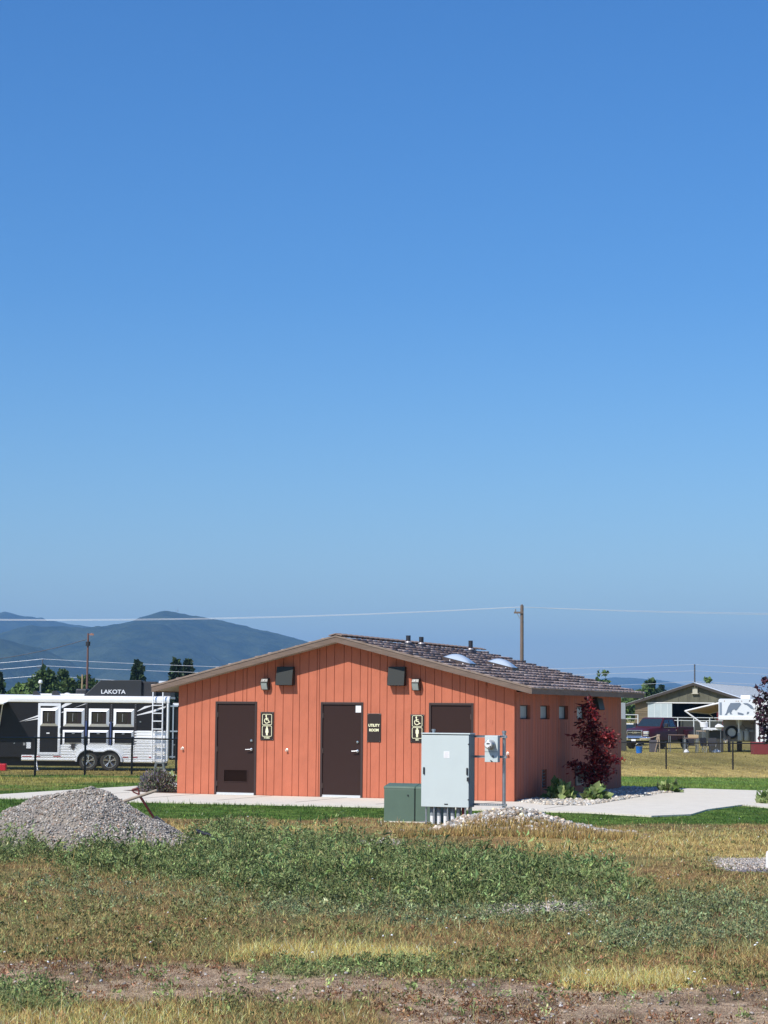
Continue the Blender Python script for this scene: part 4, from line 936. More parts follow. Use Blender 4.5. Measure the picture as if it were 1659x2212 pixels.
# rounded roof rail
rp=[(0,ZZ(890)),(-.035,ZZ(885)),(-.05,ZZ(865)),(-.04,ZZ(845)),(0,ZZ(834)),(.12,ZZ(829)),(.12,ZZ(890))]
MB().prism([(YT_+a,b) for a,b in rp],'x',x0-.05,ZX(1452)).build('roof_rail',alu,HT,world=True,smooth=True)
rf=[(YT_+.1,ZZ(832)),(YT_+.6,ZZ(824)),(YT_+1.2,ZZ(821)),(YT_+1.8,ZZ(824)),(YT_+2.35,ZZ(834)),(YT_+2.35,ZZ(850)),(YT_+.1,ZZ(850))]
MB().prism(rf,'x',x0,ZX(1450)).build('roof',mat('white_roof',(.75,.75,.75),.5),HT,world=True)
# corrugated lower skins
def corr(name,xa,xb,za,zb_,n):
    prof=[];
    for i in range(n+1):
        z=za+(zb_-za)*i/n; prof+= [(YT_-.004,z),(YT_-.03,z+(zb_-za)/n*.3),(YT_-.03,z+(zb_-za)/n*.75)] if i<n else [(YT_-.004,z)]
    prof+=[(YT_+.01,zb_),(YT_+.01,za)]
    MB().prism(prof,'x',xa,xb).build(name,alu,HT,world=True)
zlow=ZZ(1402)
wc=[ZX(765),ZX(950)]; wz=gT+.36; wr=.37
corr('lower_panel',ZX(190),ZX(660),ZZ(1392),ZZ(1342),2)
corr('lower_panel',ZX(521),ZX(655),ZZ(1340),ZZ(1252),4)
corr('lower_panel',ZX(1062),ZX(1156),zlow,ZZ(1252),7)
corr('lower_panel',ZX(1158),ZX(1438),zlow,ZZ(1126),12)
# panel over the wheels with arched cut-outs
arc=[(ZX(655),ZZ(1392))]
def arch(cx,r_,a0,a1,n=12): return [(cx+r_*math.cos(R(a)),wz+r_*math.sin(R(a))) for a in np.linspace(a0,a1,n)]
A=arch(wc[0],.44,180,62)+arch(wc[1],.44,118,0)
poly=[(ZX(655),ZZ(1252)),(ZX(655),zlow+.02)]+[(a,max(b,zlow)) for a,b in A]+[(ZX(1062),zlow+.02),(ZX(1062),ZZ(1252))]
MB().prism(poly,'y',YT_-.03,YT_+.005).build('wheel_panel',alu,HT,world=True)
fp=arch(wc[0],.5,180,60)+arch(wc[1],.5,120,0)
# fender lip
FA=arch(wc[0],.47,182,60,14)+arch(wc[1],.47,120,-2,14); FB=arch(wc[0],.425,182,57,14)+arch(wc[1],.425,123,-2,14)
m_=MB()
for i in range(len(FA)-1):
    q=[FA[i],FA[i+1],FB[i+1],FB[i]]; m_.prism(q,'y',YT_-.12,YT_-.02)
m_.build('fender',alw,HT,world=True)
MB().prism([(a,b) for a,b in arch(wc[0],.44,180,60)+arch(wc[1],.44,120,0)]+[(wc[1]+.44,wz-.1),(wc[0]-.44,wz-.1)],'y',YT_+.1,YT_+.15).build('wheel_well',mat('chassis_black',(0,0,0)),HT,world=True)
tyre=mat('tyre_rubber',s2l((56,53,50)),.85,bump=.003,bs=60); rim=mat('alloy_rim',(.75,.76,.78),.25,metal=1.); darkrim=mat('rim_dark',(.03,.03,.03),.4)
def wheel(cx,y,cz,r_,w_,parent,world=True,spokes=5,rimm=None,back=False,axis='y',sgn=-1):
    o=MB().lathe([(r_*.62,w_*.15),(r_*.66,0),(r_*.9,0),(r_,w_*.15),(r_,w_*.85),(r_*.9,w_),(r_*.62,w_)],(cx,y,cz),axis,32).build('wheel',tyre,parent,world=world,smooth=True)
    l=MB(); l.lathe([(r_*.65,0.0),(r_*.66,-.012),(r_*.60,-.012),(r_*.59,.06)],(cx,y+.02,cz),axis,32,caps=False)
    l.lathe([(r_*.16,-.015),(r_*.13,-.03)],(cx,y+.02,cz),axis,16)
    for k in range(spokes):
        t=R(90+360/spokes*k)
        for dt in (-.13,.13):
            p=Vector((cx+math.cos(t)*r_*.12,y+.01,cz+math.sin(t)*r_*.12)); q=Vector((cx+math.cos(t+dt)*r_*.62,y+.01,cz+math.sin(t+dt)*r_*.62)); l.tube(p,q,.014*r_/.37,.02*r_/.37,n=6)
    ro=l.build('rim',rimm or rim,o,smooth=True); ro.location=tuple(-v for v in parent.location) if world else (0,0,0)
    d=MB().lathe([(r_*.62,0),(r_*.62,.01)],(cx,y+.04,cz),axis,28).build('rim_back',darkrim,o); d.location=ro.location
    return o
for c in wc: wheel(c,YT_-.03,wz,wr,.24,HT)
# door
def zbox(xa,xb,ya,yb,y0,y1,mb=None):
    mb=mb or MB(); mb.box(ZX(xa),ZX(xb),y0,y1,ZZ(yb),ZZ(ya)); return mb
m_=MB().frame(ZX(326),ZX(520),ZZ(1340),ZZ(897),.09,YT_-.05,YT_-.001,.10); fr_=m_.build('door_frame',alw,HT,world=True,bevel=.006)
d=zbox(346,500,920,1315,YT_-.035,YT_-.002).build('door',blkp,HT,world=True)
def win(xa,xb,ya,yb,t,par,fill,y=YT_):
    o=MB(); xa_,xb_,z0,z1=ZX(xa),ZX(xb),ZZ(yb),ZZ(ya)
    # bevelled picture-frame trim
    O=[(xa_,z0),(xb_,z0),(xb_,z1),(xa_,z1)]; I=[(xa_+t,z0+t),(xb_-t,z0+t),(xb_-t,z1-t),(xa_+t,z1-t)]
    for i in range(4):
        j=(i+1)%4; a,b,c,e=O[i],O[j],I[j],I[i]
        o.add([(a[0],y-.002,a[1]),(b[0],y-.002,b[1]),(c[0],y-.06,c[1]),(e[0],y-.06,e[1]),(e[0],y-.002,e[1]),(c[0],y-.002,c[1])],[(0,1,2,3),(3,2,5,4)])
    w_=o.build('window' if fill is tint else 'drop_door',alw,par,world=True)
    pb=MB(); pb.box(xa_+t,xb_-t,y-.012,y-.003,z0+t,z1-t); p=pb.build('pane' if fill is tint else 'panel',fill,w_,world=False); p.location=tuple(-v for v in HT.location) if par is HT else p.location
    if fill is tint:
        b=MB().frame(xa_+t+.015,xb_-t-.015,z0+t+.015,z1-t-.015,.03,y-.02,y-.012).box((xa_+xb_)/2+.06,(xa_+xb_)/2+.085,y-.02,y-.012,z0+t,z1-t).box((xa_+xb_)/2+.14,xb_-t-.06,y-.016,y-.012,z0+t+.05,z1-t-.06).build('sash',mat('sash_brown',s2l((40,28,28)),.5),w_); b.location=p.location
        MB().tube(((xa_+xb_)/2-.05,y-.03,z0+t+.08),((xa_+xb_)/2-.04,y-.03,z1-t-.08),.012,n=6).build('window_latch',mat('latch_grey',s2l((150,150,150)),.5),w_).location=p.location
    else:
        MB().box((xa_+xb_)/2-.05,(xa_+xb_)/2+.05,y-.02,y-.012,z1-t-.06,z1-t-.03).build('catch',mat('white_plastic',(0,0,0)),w_).location=p.location
    return w_
win(345,498,938,1092,.095,HT,tint,YT_-.036)
for xa,xb in ((545,725),(761,937),(974,1152)): win(xa,xb,940,1094,.105,HT,tint)
for xa,xb in ((540,722),(756,935),(970,1150)): win(xa,xb,1125,1252,.08,HT,blkp)
MB().box(ZX(402),ZX(428),YT_-.045,YT_-.035,ZZ(1158),ZZ(1148)).build('catch',MATS['white_plastic'],HT,world=True)
m_=MB(); m_.path([(ZX(522),YT_-.03,ZZ(1095)),(ZX(518),YT_-.08,ZZ(1110)),(ZX(518),YT_-.08,ZZ(1150)),(ZX(528),YT_-.03,ZZ(1165))],.014,n=6); m_.build('grab_handle',galv,HT,world=True)
# posts between the windows, with rivets
m_=MB()
for x in (742,955,1163): zbox(x-11,x+11,895,1250,YT_-.02,YT_-.002,m_)
m_.pieces('post',mat('post_black',s2l((44,40,42)),.5),HT,world=True)
m_=MB()
for x in (742,955,1163,1443):
    for k in range(12 if x<1400 else 26): 
        zc=ZZ(905+k*(14 if x<1200 else 18),x); m_.lathe([(.014,-.02),(.008,-.028)],(ZX(x),YT_,zc),'y',6)
m_.build('rivet',galv,HT,world=True)
m_=MB(); m_.box(ZX(735),ZX(748),YT_-.06,YT_-.02,ZZ(1250),ZZ(1045)).box(ZX(946),ZX(958),YT_-.06,YT_-.02,ZZ(1250),ZZ(1050)); m_.pieces('tie_strap',mat('blue_strap',s2l((58,74,120)),.6),HT,world=True)
# silver sweep graphics
m_=MB()
for P_ in ([(155,1061),(325,999),(325,1012)],[(200,1054),(325,1024),(325,1034)],[(521,918),(560,894),(620,893),(521,940)],[(625,937),(735,893),(752,893)],[(521,972),(548,964),(548,972),(521,980)],
           [(345,1000),(400,950),(500,918),(500,935),(400,975)],[(1122,1006),(1310,948),(1395,918),(1420,912),(1420,925),(1310,968)],[(1165,965),(1240,915),(1320,905),(1240,935)],[(932,1058),(972,1050),(972,1056),(934,1066)]):
    q=[(ZX(a),ZZ(b)) for a,b in P_]; yy=YT_-.007 if P_[0][0]!=345 else YT_-.04; m_.prism(q,'y',yy,yy+.004)
m_.pieces('sweep_graphic',mat('silver_vinyl',(.8,.8,.82),.4),HT,world=True)
# emblem: a head with spread plumes, drawn in dark vinyl
m_=MB(); ex,ez=ZX(632),ZZ(1262)
for a,l in ((20,.2),(50,.26),(80,.2),(110,.24),(140,.22),(200,.2),(235,.18),(-40,.2),(-80,.14)):
    m_.tube((ex,YT_-.034,ez),(ex+math.cos(R(a))*l,YT_-.034,ez+math.sin(R(a))*l*.9),.022,.004,n=5)
m_.prism([(ex-.08,ez+.06),(ex+.09,ez+.06),(ex+.05,ez-.1),(ex,ez-.16),(ex-.05,ez-.1)],'y',YT_-.045,YT_-.034)
m_.build('emblem',mat('dark_vinyl',s2l((58,54,56)),.5),HT,world=True)
# corner post, ladder
MB().tube((ZX(1440),YT_-.0,ZZ(1385)),(ZX(1440),YT_-.0,ZZ(890)),.05,n=12).build('corner_post',alu,HT,world=True,smooth=True)
m_=MB()
for x in (1314,1399):
    m_.path([(ZX(x),YT_-.16,ZZ(1400)),(ZX(x),YT_-.16,ZZ(900)),(ZX(x),YT_-.14,ZZ(780))],.026,n=8)
for k in range(8):
    z=ZZ(907+k*67.5); m_.box(ZX(1314),ZX(1399),YT_-.19,YT_-.12,z-.018,z+.022)
for x in (1314,1399):
    for y in (900,1120,1380): m_.tube((ZX(x),YT_-.16,ZZ(y)),(ZX(x),YT_,ZZ(y)),.014,n=6)
m_.build('ladder',alw,HT,world=True)
# red and white reflective tape, marker lights
m_=MB(); redm=mat('red_reflector',s2l((170,40,44)),.4)
for a,b in ((196,280),(300,350),(465,530),(1062,1108),(1140,1188),(1285,1310)): zbox(a,b,1350,1357,YT_-.036,YT_-.031,m_)
m_.pieces('reflector',redm,HT,world=True)
zbox(232,270,1233,1286,YT_-.03,YT_-.001).build('vent_plate',alw,HT,world=True)
zbox(203,222,1237,1260,YT_-.02,YT_-.001).build('inlet_plate',mat('latch_grey',(0,0,0)),HT,world=True)
m_=MB()
for a,b in ((125,1243),(374,1252),(1205,1050),(1500,1245)): zbox(a-5,a+7,b-6,b+4,YT_-.03,YT_-.001,m_)
m_.pieces('compartment_latch',galv,HT,world=True)
MB().tube((ZX(325),YT_-.1,ZZ(1395)),(ZX(345),YT_-.3,ZZ(1472)),.03,n=8).box(ZX(333),ZX(357),YT_-.4,YT_-.2,gT-.01,gT+.03).build('folding_leg',galv,HT,world=True)
# rear ramp door swung open, with bar latches
m_=MB(); m_.box(ZX(1456),ZX(1456)+1.25,YT_+.1,YT_+.16,ZZ(1375),ZZ(880)); rd=m_.build('rear_door',blkp,HT,world=True)
m_=MB(); o=-Vector(HT.location)
m_.box(ZX(1480),ZX(1491),YT_+.04,YT_+.1,ZZ(1362),ZZ(895)); 
for y in (912,1128,1348): m_.box(ZX(1458),ZX(1526),YT_+.03,YT_+.1,ZZ(y+6),ZZ(y-6))
m_.build('lock_bar',mat('bar_grey',s2l((170,180,190)),.4,metal=.5),rd).location=o
MB().box(ZX(1482),ZX(1482)+.6,YT_+.05,YT_+.1,ZZ(905),ZZ(885)).build('top_catch',alw,rd).location=o
# roof fittings
pod=[(710,829),(850,693),(1206,690),(1206,829)]
po=MB().prism([(ZX(a),ZZ(b)) for a,b in pod],'y',YT_+.15,YT_+1.2).build('hay_pod',mat('pod_black',s2l((44,46,50)),.5),HT,world=True,bevel=.02)
t=text('LAKOTA',.215,alw,po,(0,0,0),ext=.012,sx=1.12,bold=.0035); t.location=Vector((ZX(962),YT_+.14,ZZ(794)))-Vector(HT.location)
MB().box(ZX(1207),ZX(1330),YT_+.25,YT_+1.1,ZZ(835),ZZ(702)).build('roof_box',mat('pod_dark',s2l((46,46,50)),.6),HT,world=True,bevel=.02)
MB().box(ZX(1336),ZX(1430),YT_+.9,YT_+1.5,ZZ(712),ZZ(693)).box(ZX(1340),ZX(1345),YT_+1,YT_+1.05,ZZ(830),ZZ(712)).build('roof_rack',alw,HT,world=True)
MB().box(ZX(1330),ZX(1452),YT_+.5,YT_+2.0,ZZ(832),ZZ(765)).build('roof_box',mat('pod_dark',(0,0,0)),HT,world=True,bevel=.02)
for xa,xb,ya in ((256,322,790),(420,492,786)):
    MB().prism([(ZX(xa),ZZ(828)),(ZX(xb),ZZ(824)),(ZX(xb-12),ZZ(ya+18)),(ZX(xb-32),ZZ(ya)),(ZX(xa+4),ZZ(ya+5))],'y',YT_+.5,YT_+1.1).build('roof_vent',mat('vent_black',s2l((48,50,54)),.5),HT,world=True)
MB().box(ZX(620),ZX(720),YT_+.7,YT_+1.6,ZZ(822),ZZ(767)).build('air_conditioner',mat('vent_black',(0,0,0)),HT,world=True,bevel=.06)
MB().box(ZX(300),ZX(700),YT_+.6,YT_+.75,ZZ(824),ZZ(812)).lathe([(.16,0),(.14,.06),(.05,.1)],(ZX(545),YT_+.8,ZZ(826)),n=14).build('roof_mount',mat('white_roof',(0,0,0)),HT,world=True)
# awning at the front end
aw=MB(); ax0,ax1=ZX(-500),ZX(60); aw.add([(ax0,YT_-.02,ZZ(890)),(ax1,YT_-.02,ZZ(890)),(ax1,YT_-.95,ZZ(905)),(ax0,YT_-.95,ZZ(905)),(ax0,YT_-.02,ZZ(886)),(ax1,YT_-.02,ZZ(886)),(ax1,YT_-.95,ZZ(901)),(ax0,YT_-.95,ZZ(901))],[(0,1,2,3),(7,6,5,4),(0,4,5,1),(1,5,6,2),(2,6,7,3)])
aw.tube((ax0,YT_-.97,ZZ(904)),(ax1+.03,YT_-.97,ZZ(904)),.045,n=10); awo=aw.build('awning',mat('awning_cloth',(.7,.7,.68),.7),HT,world=True)
MB().tube((ax1-.02,YT_-.94,ZZ(906)),(ax1-.3,YT_-.05,ZZ(1120)),.02,n=8).build('awning_arm',alw,HT,world=True)
# step stool, red can beside the trailer
X0=ZX(1345);X1=ZX(1450); st=MB(); zt_=ZZ(1392); yb=YT_-.9
st.box(X0+.06,X1-.06,yb,yb+.3,zt_-.05,zt_)
for (a,b,c_,d_) in ((X0+.06,X0,yb,-.04),(X1-.14,X1-.08,yb,-.04),(X0+.06,X0,yb+.24,.04),(X1-.14,X1-.08,yb+.24,.04)):
    st.loft([[(a,c_,zt_-.05),(a+.08,c_,zt_-.05),(a+.08,c_+.06,zt_-.05),(a,c_+.06,zt_-.05)],[(b,c_+d_,gT),(b+.08,c_+d_,gT),(b+.08,c_+d_+.06,gT),(b,c_+d_+.06,gT)]])
st.box(X0+.03,X1-.05,yb+.0,yb+.03,gT+.12,gT+.17)
tag(st.build('step_stool',mat('grey_plastic',s2l((110,118,118)),.5),bevel=.008),'grey plastic step stool under the ladder end of the black trailer','step stool')
cx=at(2,1648,78.5)[0]; m_=MB().box(cx-.24,cx+.22,78.3,78.6,gzf(cx,78.4),gzf(cx,78.4)+.27).box(cx-.16,cx-.02,78.36,78.5,gzf(cx,78.4)+.27,gzf(cx,78.4)+.33)
tag(m_.build('fuel_can',mat('red_can',s2l((205,30,50)),.4),bevel=.03),'bright red can on the grass at the left edge under the black trailer','fuel can')
# ================================================================ maroon pickup
XK=at(1349,1600,143)[0]; K=empty('pickup_truck',(XK+2.75,146.5,gzf(20,141)),R(-90-37),'dark maroon crew-cab pickup truck with big chrome grille parked in the field','pickup truck')
mar=mat('maroon_paint',s2l((72,18,26)),.42,spec=.3); chr_=mat('chrome',(.85,.86,.88),.12,metal=1.); blp=mat('black_trim',(.02,.02,.022),.5)
zk=lambda a:a
def sec(x,hw,z0,z1,hw1=None,r_=.08):
    hw1=hw1 or hw; return [(x,-hw,z0),(x,-hw,z0+(z1-z0)*.55),(x,-hw1,z1-r_),(x,-hw1+r_,z1),(x,hw1-r_,z1),(x,hw1,z1-r_),(x,hw,z0+(z1-z0)*.55),(x,hw,z0)]
L_B=MB(); 
L_B.loft([sec(2.95,.86,.62,1.17,.82),sec(2.75,.98,.58,1.24,.92),sec(1.9,1.0,.56,1.30,.94),sec(1.45,1.0,.56,1.34,.95),sec(-.75,1.0,.56,1.36,.96),sec(-.76,1.0,.56,1.36,.96)])
body=L_B.build('body',mar,K,smooth=True)
bed=MB(); bed.box(-2.98,-.80,-1.0,-.93,.62,1.38).box(-2.98,-.80,.93,1.0,.62,1.38).box(-2.98,-2.92,-.93,.93,.62,1.38).box(-.86,-.80,-.93,.93,.62,1.38).box(-2.92,-.86,-.93,.93,.80,.85)
bed.build('bed',mar,K,bevel=.03)
# flared rear quarters
for s_ in (-1,1): MB().loft([[(-1.5,s_*.99,.75),(-1.5,s_*1.0,.75),(-1.5,s_*1.0,1.2),(-1.5,s_*.99,1.2)],[(-1.75,s_*.99,.7),(-1.75,s_*1.16,.72),(-1.75,s_*1.12,1.16),(-1.75,s_*.99,1.22)],[(-2.6,s_*.99,.7),(-2.6,s_*1.16,.72),(-2.6,s_*1.12,1.16),(-2.6,s_*.99,1.22)],[(-2.9,s_*.99,.75),(-2.9,s_*1.0,.75),(-2.9,s_*1.0,1.2),(-2.9,s_*.99,1.2)]]).build('fender',mar,K,smooth=True)
cab=MB(); cs=[(1.30,.90,1.33,1.36),(.62,.78,1.33,1.93),(.35,.76,1.33,1.97),(-.45,.76,1.33,1.97),(-.66,.78,1.33,1.93),(-.80,.88,1.33,1.38)]
cab.loft([[(x,-.94,z0),(x,-hw,z1),(x,hw,z1),(x,.94,z0)] for x,hw,z0,z1 in cs]); cab.build('cab',mar,K,smooth=False,bevel=.03)
gl=mat('car_glass',(.02,.03,.035),.05,spec=1.)
g_1=MB().add([(1.25,-.84,1.40),(1.25,.84,1.40),(.68,.73,1.90),(.68,-.73,1.90)],[(0,1,2,3)]); g_1.add([(1.265,-.84,1.40),(1.265,.84,1.40),(.695,.73,1.90),(.695,-.73,1.90)],[(0,1,2,3)]); g_1.build('windshield',gl,K)
for s_ in (-1,1):
    for P_ in ([(1.0,1.40),(.60,1.80),(.18,1.84),(.18,1.40)],[(.08,1.40),(.08,1.84),(-.45,1.84),(-.58,1.42)]):
        q=[]; 
        for a,z in P_: yy=.94-(z-1.33)/.64*.18; q.append((a,s_*(yy+.012),z))
        q2=[(a,b-s_*.01,c) for a,b,c in q]; MB().add(q+q2,[(0,1,2,3),(7,6,5,4)]+[(i,(i+1)%4,4+(i+1)%4,4+i) for i in range(4)]).build('side_window',gl,K)
    MB().box(-.60,1.02,s_*1.0-.012,s_*1.0+.012,1.345,1.365).build('chrome_strip',chr_,K)
    MB().box(.86,1.02,min(s_*1.02,s_*1.25),max(s_*1.02,s_*1.25),1.36,1.60).build('mirror',blp,K,bevel=.03)
    for dx_ in (.62,-.35): MB().box(dx_-.3,dx_-.14,s_*1.005-.012,s_*1.005+.012,1.17,1.20).build('door_handle',chr_,K)
    m_=MB()
    for xx in (1.08,.13,-.70): m_.box(xx-.006,xx+.006,s_*1.0-.004,s_*1.0+.004,.62,1.33)
    m_.pieces('door_seam',blp,K)
MB().box(-2.2,2.2,-.8,.8,.42,.6).build('chassis',blp,K)
gr=MB(); gr.box(2.93,2.99,-.52,.52,.80,1.14); go=gr.build('grille',blp,K,bevel=.02)
m_=MB()
def yzring(mb,x,y0,y1,z0,z1,t,x0):
    mb.box(x0,x,y0,y1,z1-t,z1).box(x0,x,y0,y1,z0,z0+t).box(x0,x,y0,y0+t,z0+t,z1-t).box(x0,x,y1-t,y1,z0+t,z1-t)
yzring(m_,3.03,-.56,.56,.77,1.18,.05,2.9); m_.build('grille_surround',chr_,K,bevel=.02)
m_=MB().box(2.985,3.02,-.46,-.16,1.0,1.03).box(2.985,3.02,.16,.46,1.0,1.03); m_.pieces('grille_bar',chr_,go)
t=text('RAM',.13,chr_,go,(3.0,0,1.01),rot=(math.pi/2,0,math.pi/2),ext=.02,bold=.006,sx=1.2)
for s_ in (-1,1):
    MB().box(2.80,2.98,min(s_*.60,s_*.95),max(s_*.60,s_*.95),.93,1.12).build('headlight',mat('headlight_glass',(.75,.77,.8),.1,metal=.6),K,bevel=.03)
    MB().box(2.86,3.0,min(s_*.60,s_*.93),max(s_*.60,s_*.93),.80,.90).build('fog_lamp',chr_,K,bevel=.02)
MB().box(2.85,3.12,-.98,.98,.52,.76).box(2.7,2.9,-1.0,1.0,.55,.76).build('bumper',chr_,K,bevel=.05)
MB().box(3.11,3.13,-.42,.42,.60,.70).build('lower_intake',blp,K)
MB().box(3.125,3.14,-.16,.16,.50,.61).build('number_plate',white_m,K)
MB().box(-3.1,-2.95,-.95,.95,.5,.72).build('bumper',chr_,K,bevel=.03)
for x in (1.95,-2.0):
    for s_ in (-1,1):
        yy=s_*.98 if s_<0 else .98-.28
        o=MB().lathe([(.24,.0),(.27,-.0),(.36,0),(.395,.04),(.395,.24),(.36,.28),(.24,.28)],(x,(-.99 if s_<0 else .71),.395),'y',28).build('wheel',tyre,K,smooth=True)
        yo=-.985 if s_<0 else .985
        MB().lathe([(.25,s_*.002),(.23,-s_*.03),(.08,s_*.01),(.06,s_*.03)],(x,yo,.395),'y',24).build('rim',rim,o,smooth=True)
        m_=MB(); 
        m_.prism([(x+.46*math.cos(R(a)),.42+.46*math.sin(R(a))) for a in range(0,181,15)],'y',*sorted((s_*(1.004 if x>0 else 1.166),s_*.72))); m_.build('wheel_arch',blp,K)
K.scale=(1.08,1.08,1.1)
# ================================================================ white gooseneck trailer with awning
YW=134.
def WZ(x,y): q=at(1470.3+x*.1138,1470.3+y*.1138,YW); return q[0],q[2]
wX=lambda x:WZ(x,600)[0]; wZ=lambda y,x=1100:WZ(x,y)[1]
gW=gzf(20,134); W_=empty('white_horse_trailer',(wX(1100),YW,gW),0,'white gooseneck horse trailer seen nose on with spare tyre and tan awning','trailer')
whp=mat('white_trailer_paint',(.72,.75,.78),.35,spec=.4)
no=[]
def rect(y,xa,xb,z0,z1,r_=.14):
    P=[]
    for cx_,cz_,t0 in ((xb-r_,z1-r_,0),(xa+r_,z1-r_,90),(xa+r_,z0+r_*.3,180),(xb-r_,z0+r_*.3,270)):
        for k in range(5):
            t=R(t0+22.5*k); rr=r_ if t0<180 else r_*.3; cx2=cx_ if t0<180 else (xa+rr if t0==180 else xb-rr); P.append((cx2+rr*math.cos(t),y,cz_+rr*math.sin(t)))
    return P
m_=MB(); m_.loft([rect(YW+.0,wX(735),wX(1415),wZ(735),wZ(352)),rect(YW+.15,wX(722),wX(1424),wZ(745),wZ(345)),rect(YW+6.8,wX(722),wX(1424),wZ(745),wZ(345))])
m_.build('nose',whp,W_,world=True,smooth=True)
MB().box(wX(800),wX(1422),YW+1.9,YW+6.6,wZ(1165),wZ(748)).build('body',mat('trailer_body_shade',(.30,.27,.25),.5),W_,world=True)  # shadow under the nose is darkened into the body colour
MB().box(wX(722),wX(1424),YW-.03,YW,wZ(745),wZ(675)).build('lower_band',mat('white_band',(.8,.8,.8),.4),W_,world=True,bevel=.02)
MB().box(wX(1140),wX(1330),YW+1.2,YW+2.2,wZ(350),wZ(272)).build('air_conditioner',mat('white_band',(0,0,0)),W_,world=True,bevel=.05)
m_=MB(); grv=mat('grey_graphic',s2l((112,124,140)),.5)
for P_ in ([(865,620),(885,560),(905,500),(950,425),(1130,418),(1150,450),(1110,500),(1080,545),(1050,570),(1020,545),(985,560),(960,610),(985,640),(940,640),(930,600),(890,625),(885,655),(835,655)],[(1185,425),(1270,425),(1350,470),(1395,545),(1330,530),(1290,490),(1250,460),(1215,455)],[(1080,600),(1140,610),(1200,630),(1180,655),(1110,645),(1085,640)],[(1260,590),(1300,590),(1290,625),(1250,640)]):
    m_.prism([(wX(a),wZ(b)) for a,b in P_],'y',YW-.012,YW-.001)
m_.pieces('nose_graphic',grv,W_,world=True)
MB().box(wX(742),wX(785),YW-.014,YW-.002,wZ(655),wZ(415)).build('corner_graphic',mat('grey_blue',s2l((130,142,158)),.5),W_,world=True)
m_=MB()
for a in (835,1055,1095,1160): m_.lathe([(.04,0),(.03,-.03)],(wX(a),YW+.02,wZ(390)),'y',8)
m_.pieces('marker_light',mat('amber_light',s2l((140,110,90)),.4),W_,world=True)
cx,cz=wX(965),wZ(985)
o=MB().lathe([(.26,.0),(.28,-.18),(.38,-.2),(.42,-.14),(.42,.0)],(cx,YW+1.88,cz),'y',28).build('spare_tyre',mat('tyre_black',(.02,.02,.02),.8),W_,world=True,smooth=True)
MB().lathe([(.27,-.15),(.25,-.16),(.23,-.08),(.10,-.07),(.09,-.13),(.06,-.14)],(cx,YW+1.88,cz),'y',24).build('rim',mat('steel_rim',s2l((190,192,192)),.4,metal=.4),o,smooth=True).location=-Vector(W_.location)
for x in (1130,1250): MB().lathe([(.16,.0),(.18,.03),(.18,.52),(.14,.62),(.06,.66)],(wX(x),YW+1.62,wZ(1145)),n=20).lathe([(.09,.66),(.09,.74)],(wX(x),YW+1.62,wZ(1145)),n=12).build('gas_bottle',mat('bottle_white',s2l((190,196,198)),.45),W_,world=True,smooth=True)
MB().tube((wX(1102),YW+.9,wZ(750)),(wX(1102),YW+.9,wZ(990)),.055,n=10).build('coupler_post',mat('white_band',(0,0,0)),W_,world=True)
MB().prism([(wX(1040),wZ(745)),(wX(1165),wZ(745)),(wX(1150),wZ(840)),(wX(1115),wZ(865)),(wX(1060),wZ(830))],'y',YW+1.0,YW+1.05).build('coupler_gusset',mat('gusset_grey',s2l((176,180,184)),.5),W_,world=True)
m_=MB(); m_.path([(wX(1165),YW+1.8,wZ(830)),(wX(1220),YW+1.8,wZ(890)),(wX(1420),YW+1.8,wZ(925))],.014,n=5); m_.build('cable',blp,W_,world=True)
MB().box(wX(1120),wX(1420),YW+1.75,YW+1.88,wZ(965),wZ(950)).build('bottle_shelf',galv,W_,world=True)
for xa in (1060,1390-70): 
    MB().lathe([(.25,0),(.37,0),(.40,.04),(.40,.3),(.37,.34)],(wX(xa)+.0,YW+4.0,gW+.40),'x',24).build('wheel',mat('tyre_black',(0,0,0)),W_,world=True,smooth=True)
MB().box(wX(890),wX(945),YW+.6,YW+.9,gW,wZ(1060)).build('landing_leg',blp,W_,world=True)
# awning with its arms
Aq=Vector(at(1470.3+85*.1138,1470.3+575*.1138,YW+.2)); Bq=Vector((wX(726),YW+.2,wZ(428))); 
Ar=Aq+Vector((1.55,2.6,-.12)); Br=Vector((wX(726),YW+3.6,wZ(528)))
C1=Vector(at(1470.3+370*.1138,1470.3+620*.1138,YW+3.4)); C2=Vector(at(1470.3+724*.1138,1470.3+537*.1138,YW+3.4))
m_=MB(); dn=Vector((0,0,-.03)); m_.add([Aq,Bq,C2,C1,Aq+dn,Bq+dn,C2+dn,C1+dn],[(0,1,2,3),(7,6,5,4),(0,4,5,1),(1,5,6,2),(2,6,7,3),(3,7,4,0)]); m_.build('awning',mat('tan_canvas',s2l((150,128,104)),.8),W_,world=True)
wb=mat('white_band',(0,0,0))
m_=MB(); m_.tube(Aq,Bq,.05,n=8).tube(C1,C2,.05,n=8).tube(Aq,Vector(at(1470.3+810*.1138,1470.3+1128*.1138,YW+.5)),.05,n=8).tube(C1,Vector(at(1470.3+575*.1138,1470.3+800*.1138,YW+3.4)),.025,n=6); m_.pieces('awning_arm',wb,W_,world=True)
MB().tube(Aq,C1,.06,n=10).build('awning_roller',mat('roller_grey',s2l((170,170,168)),.5),W_,world=True)
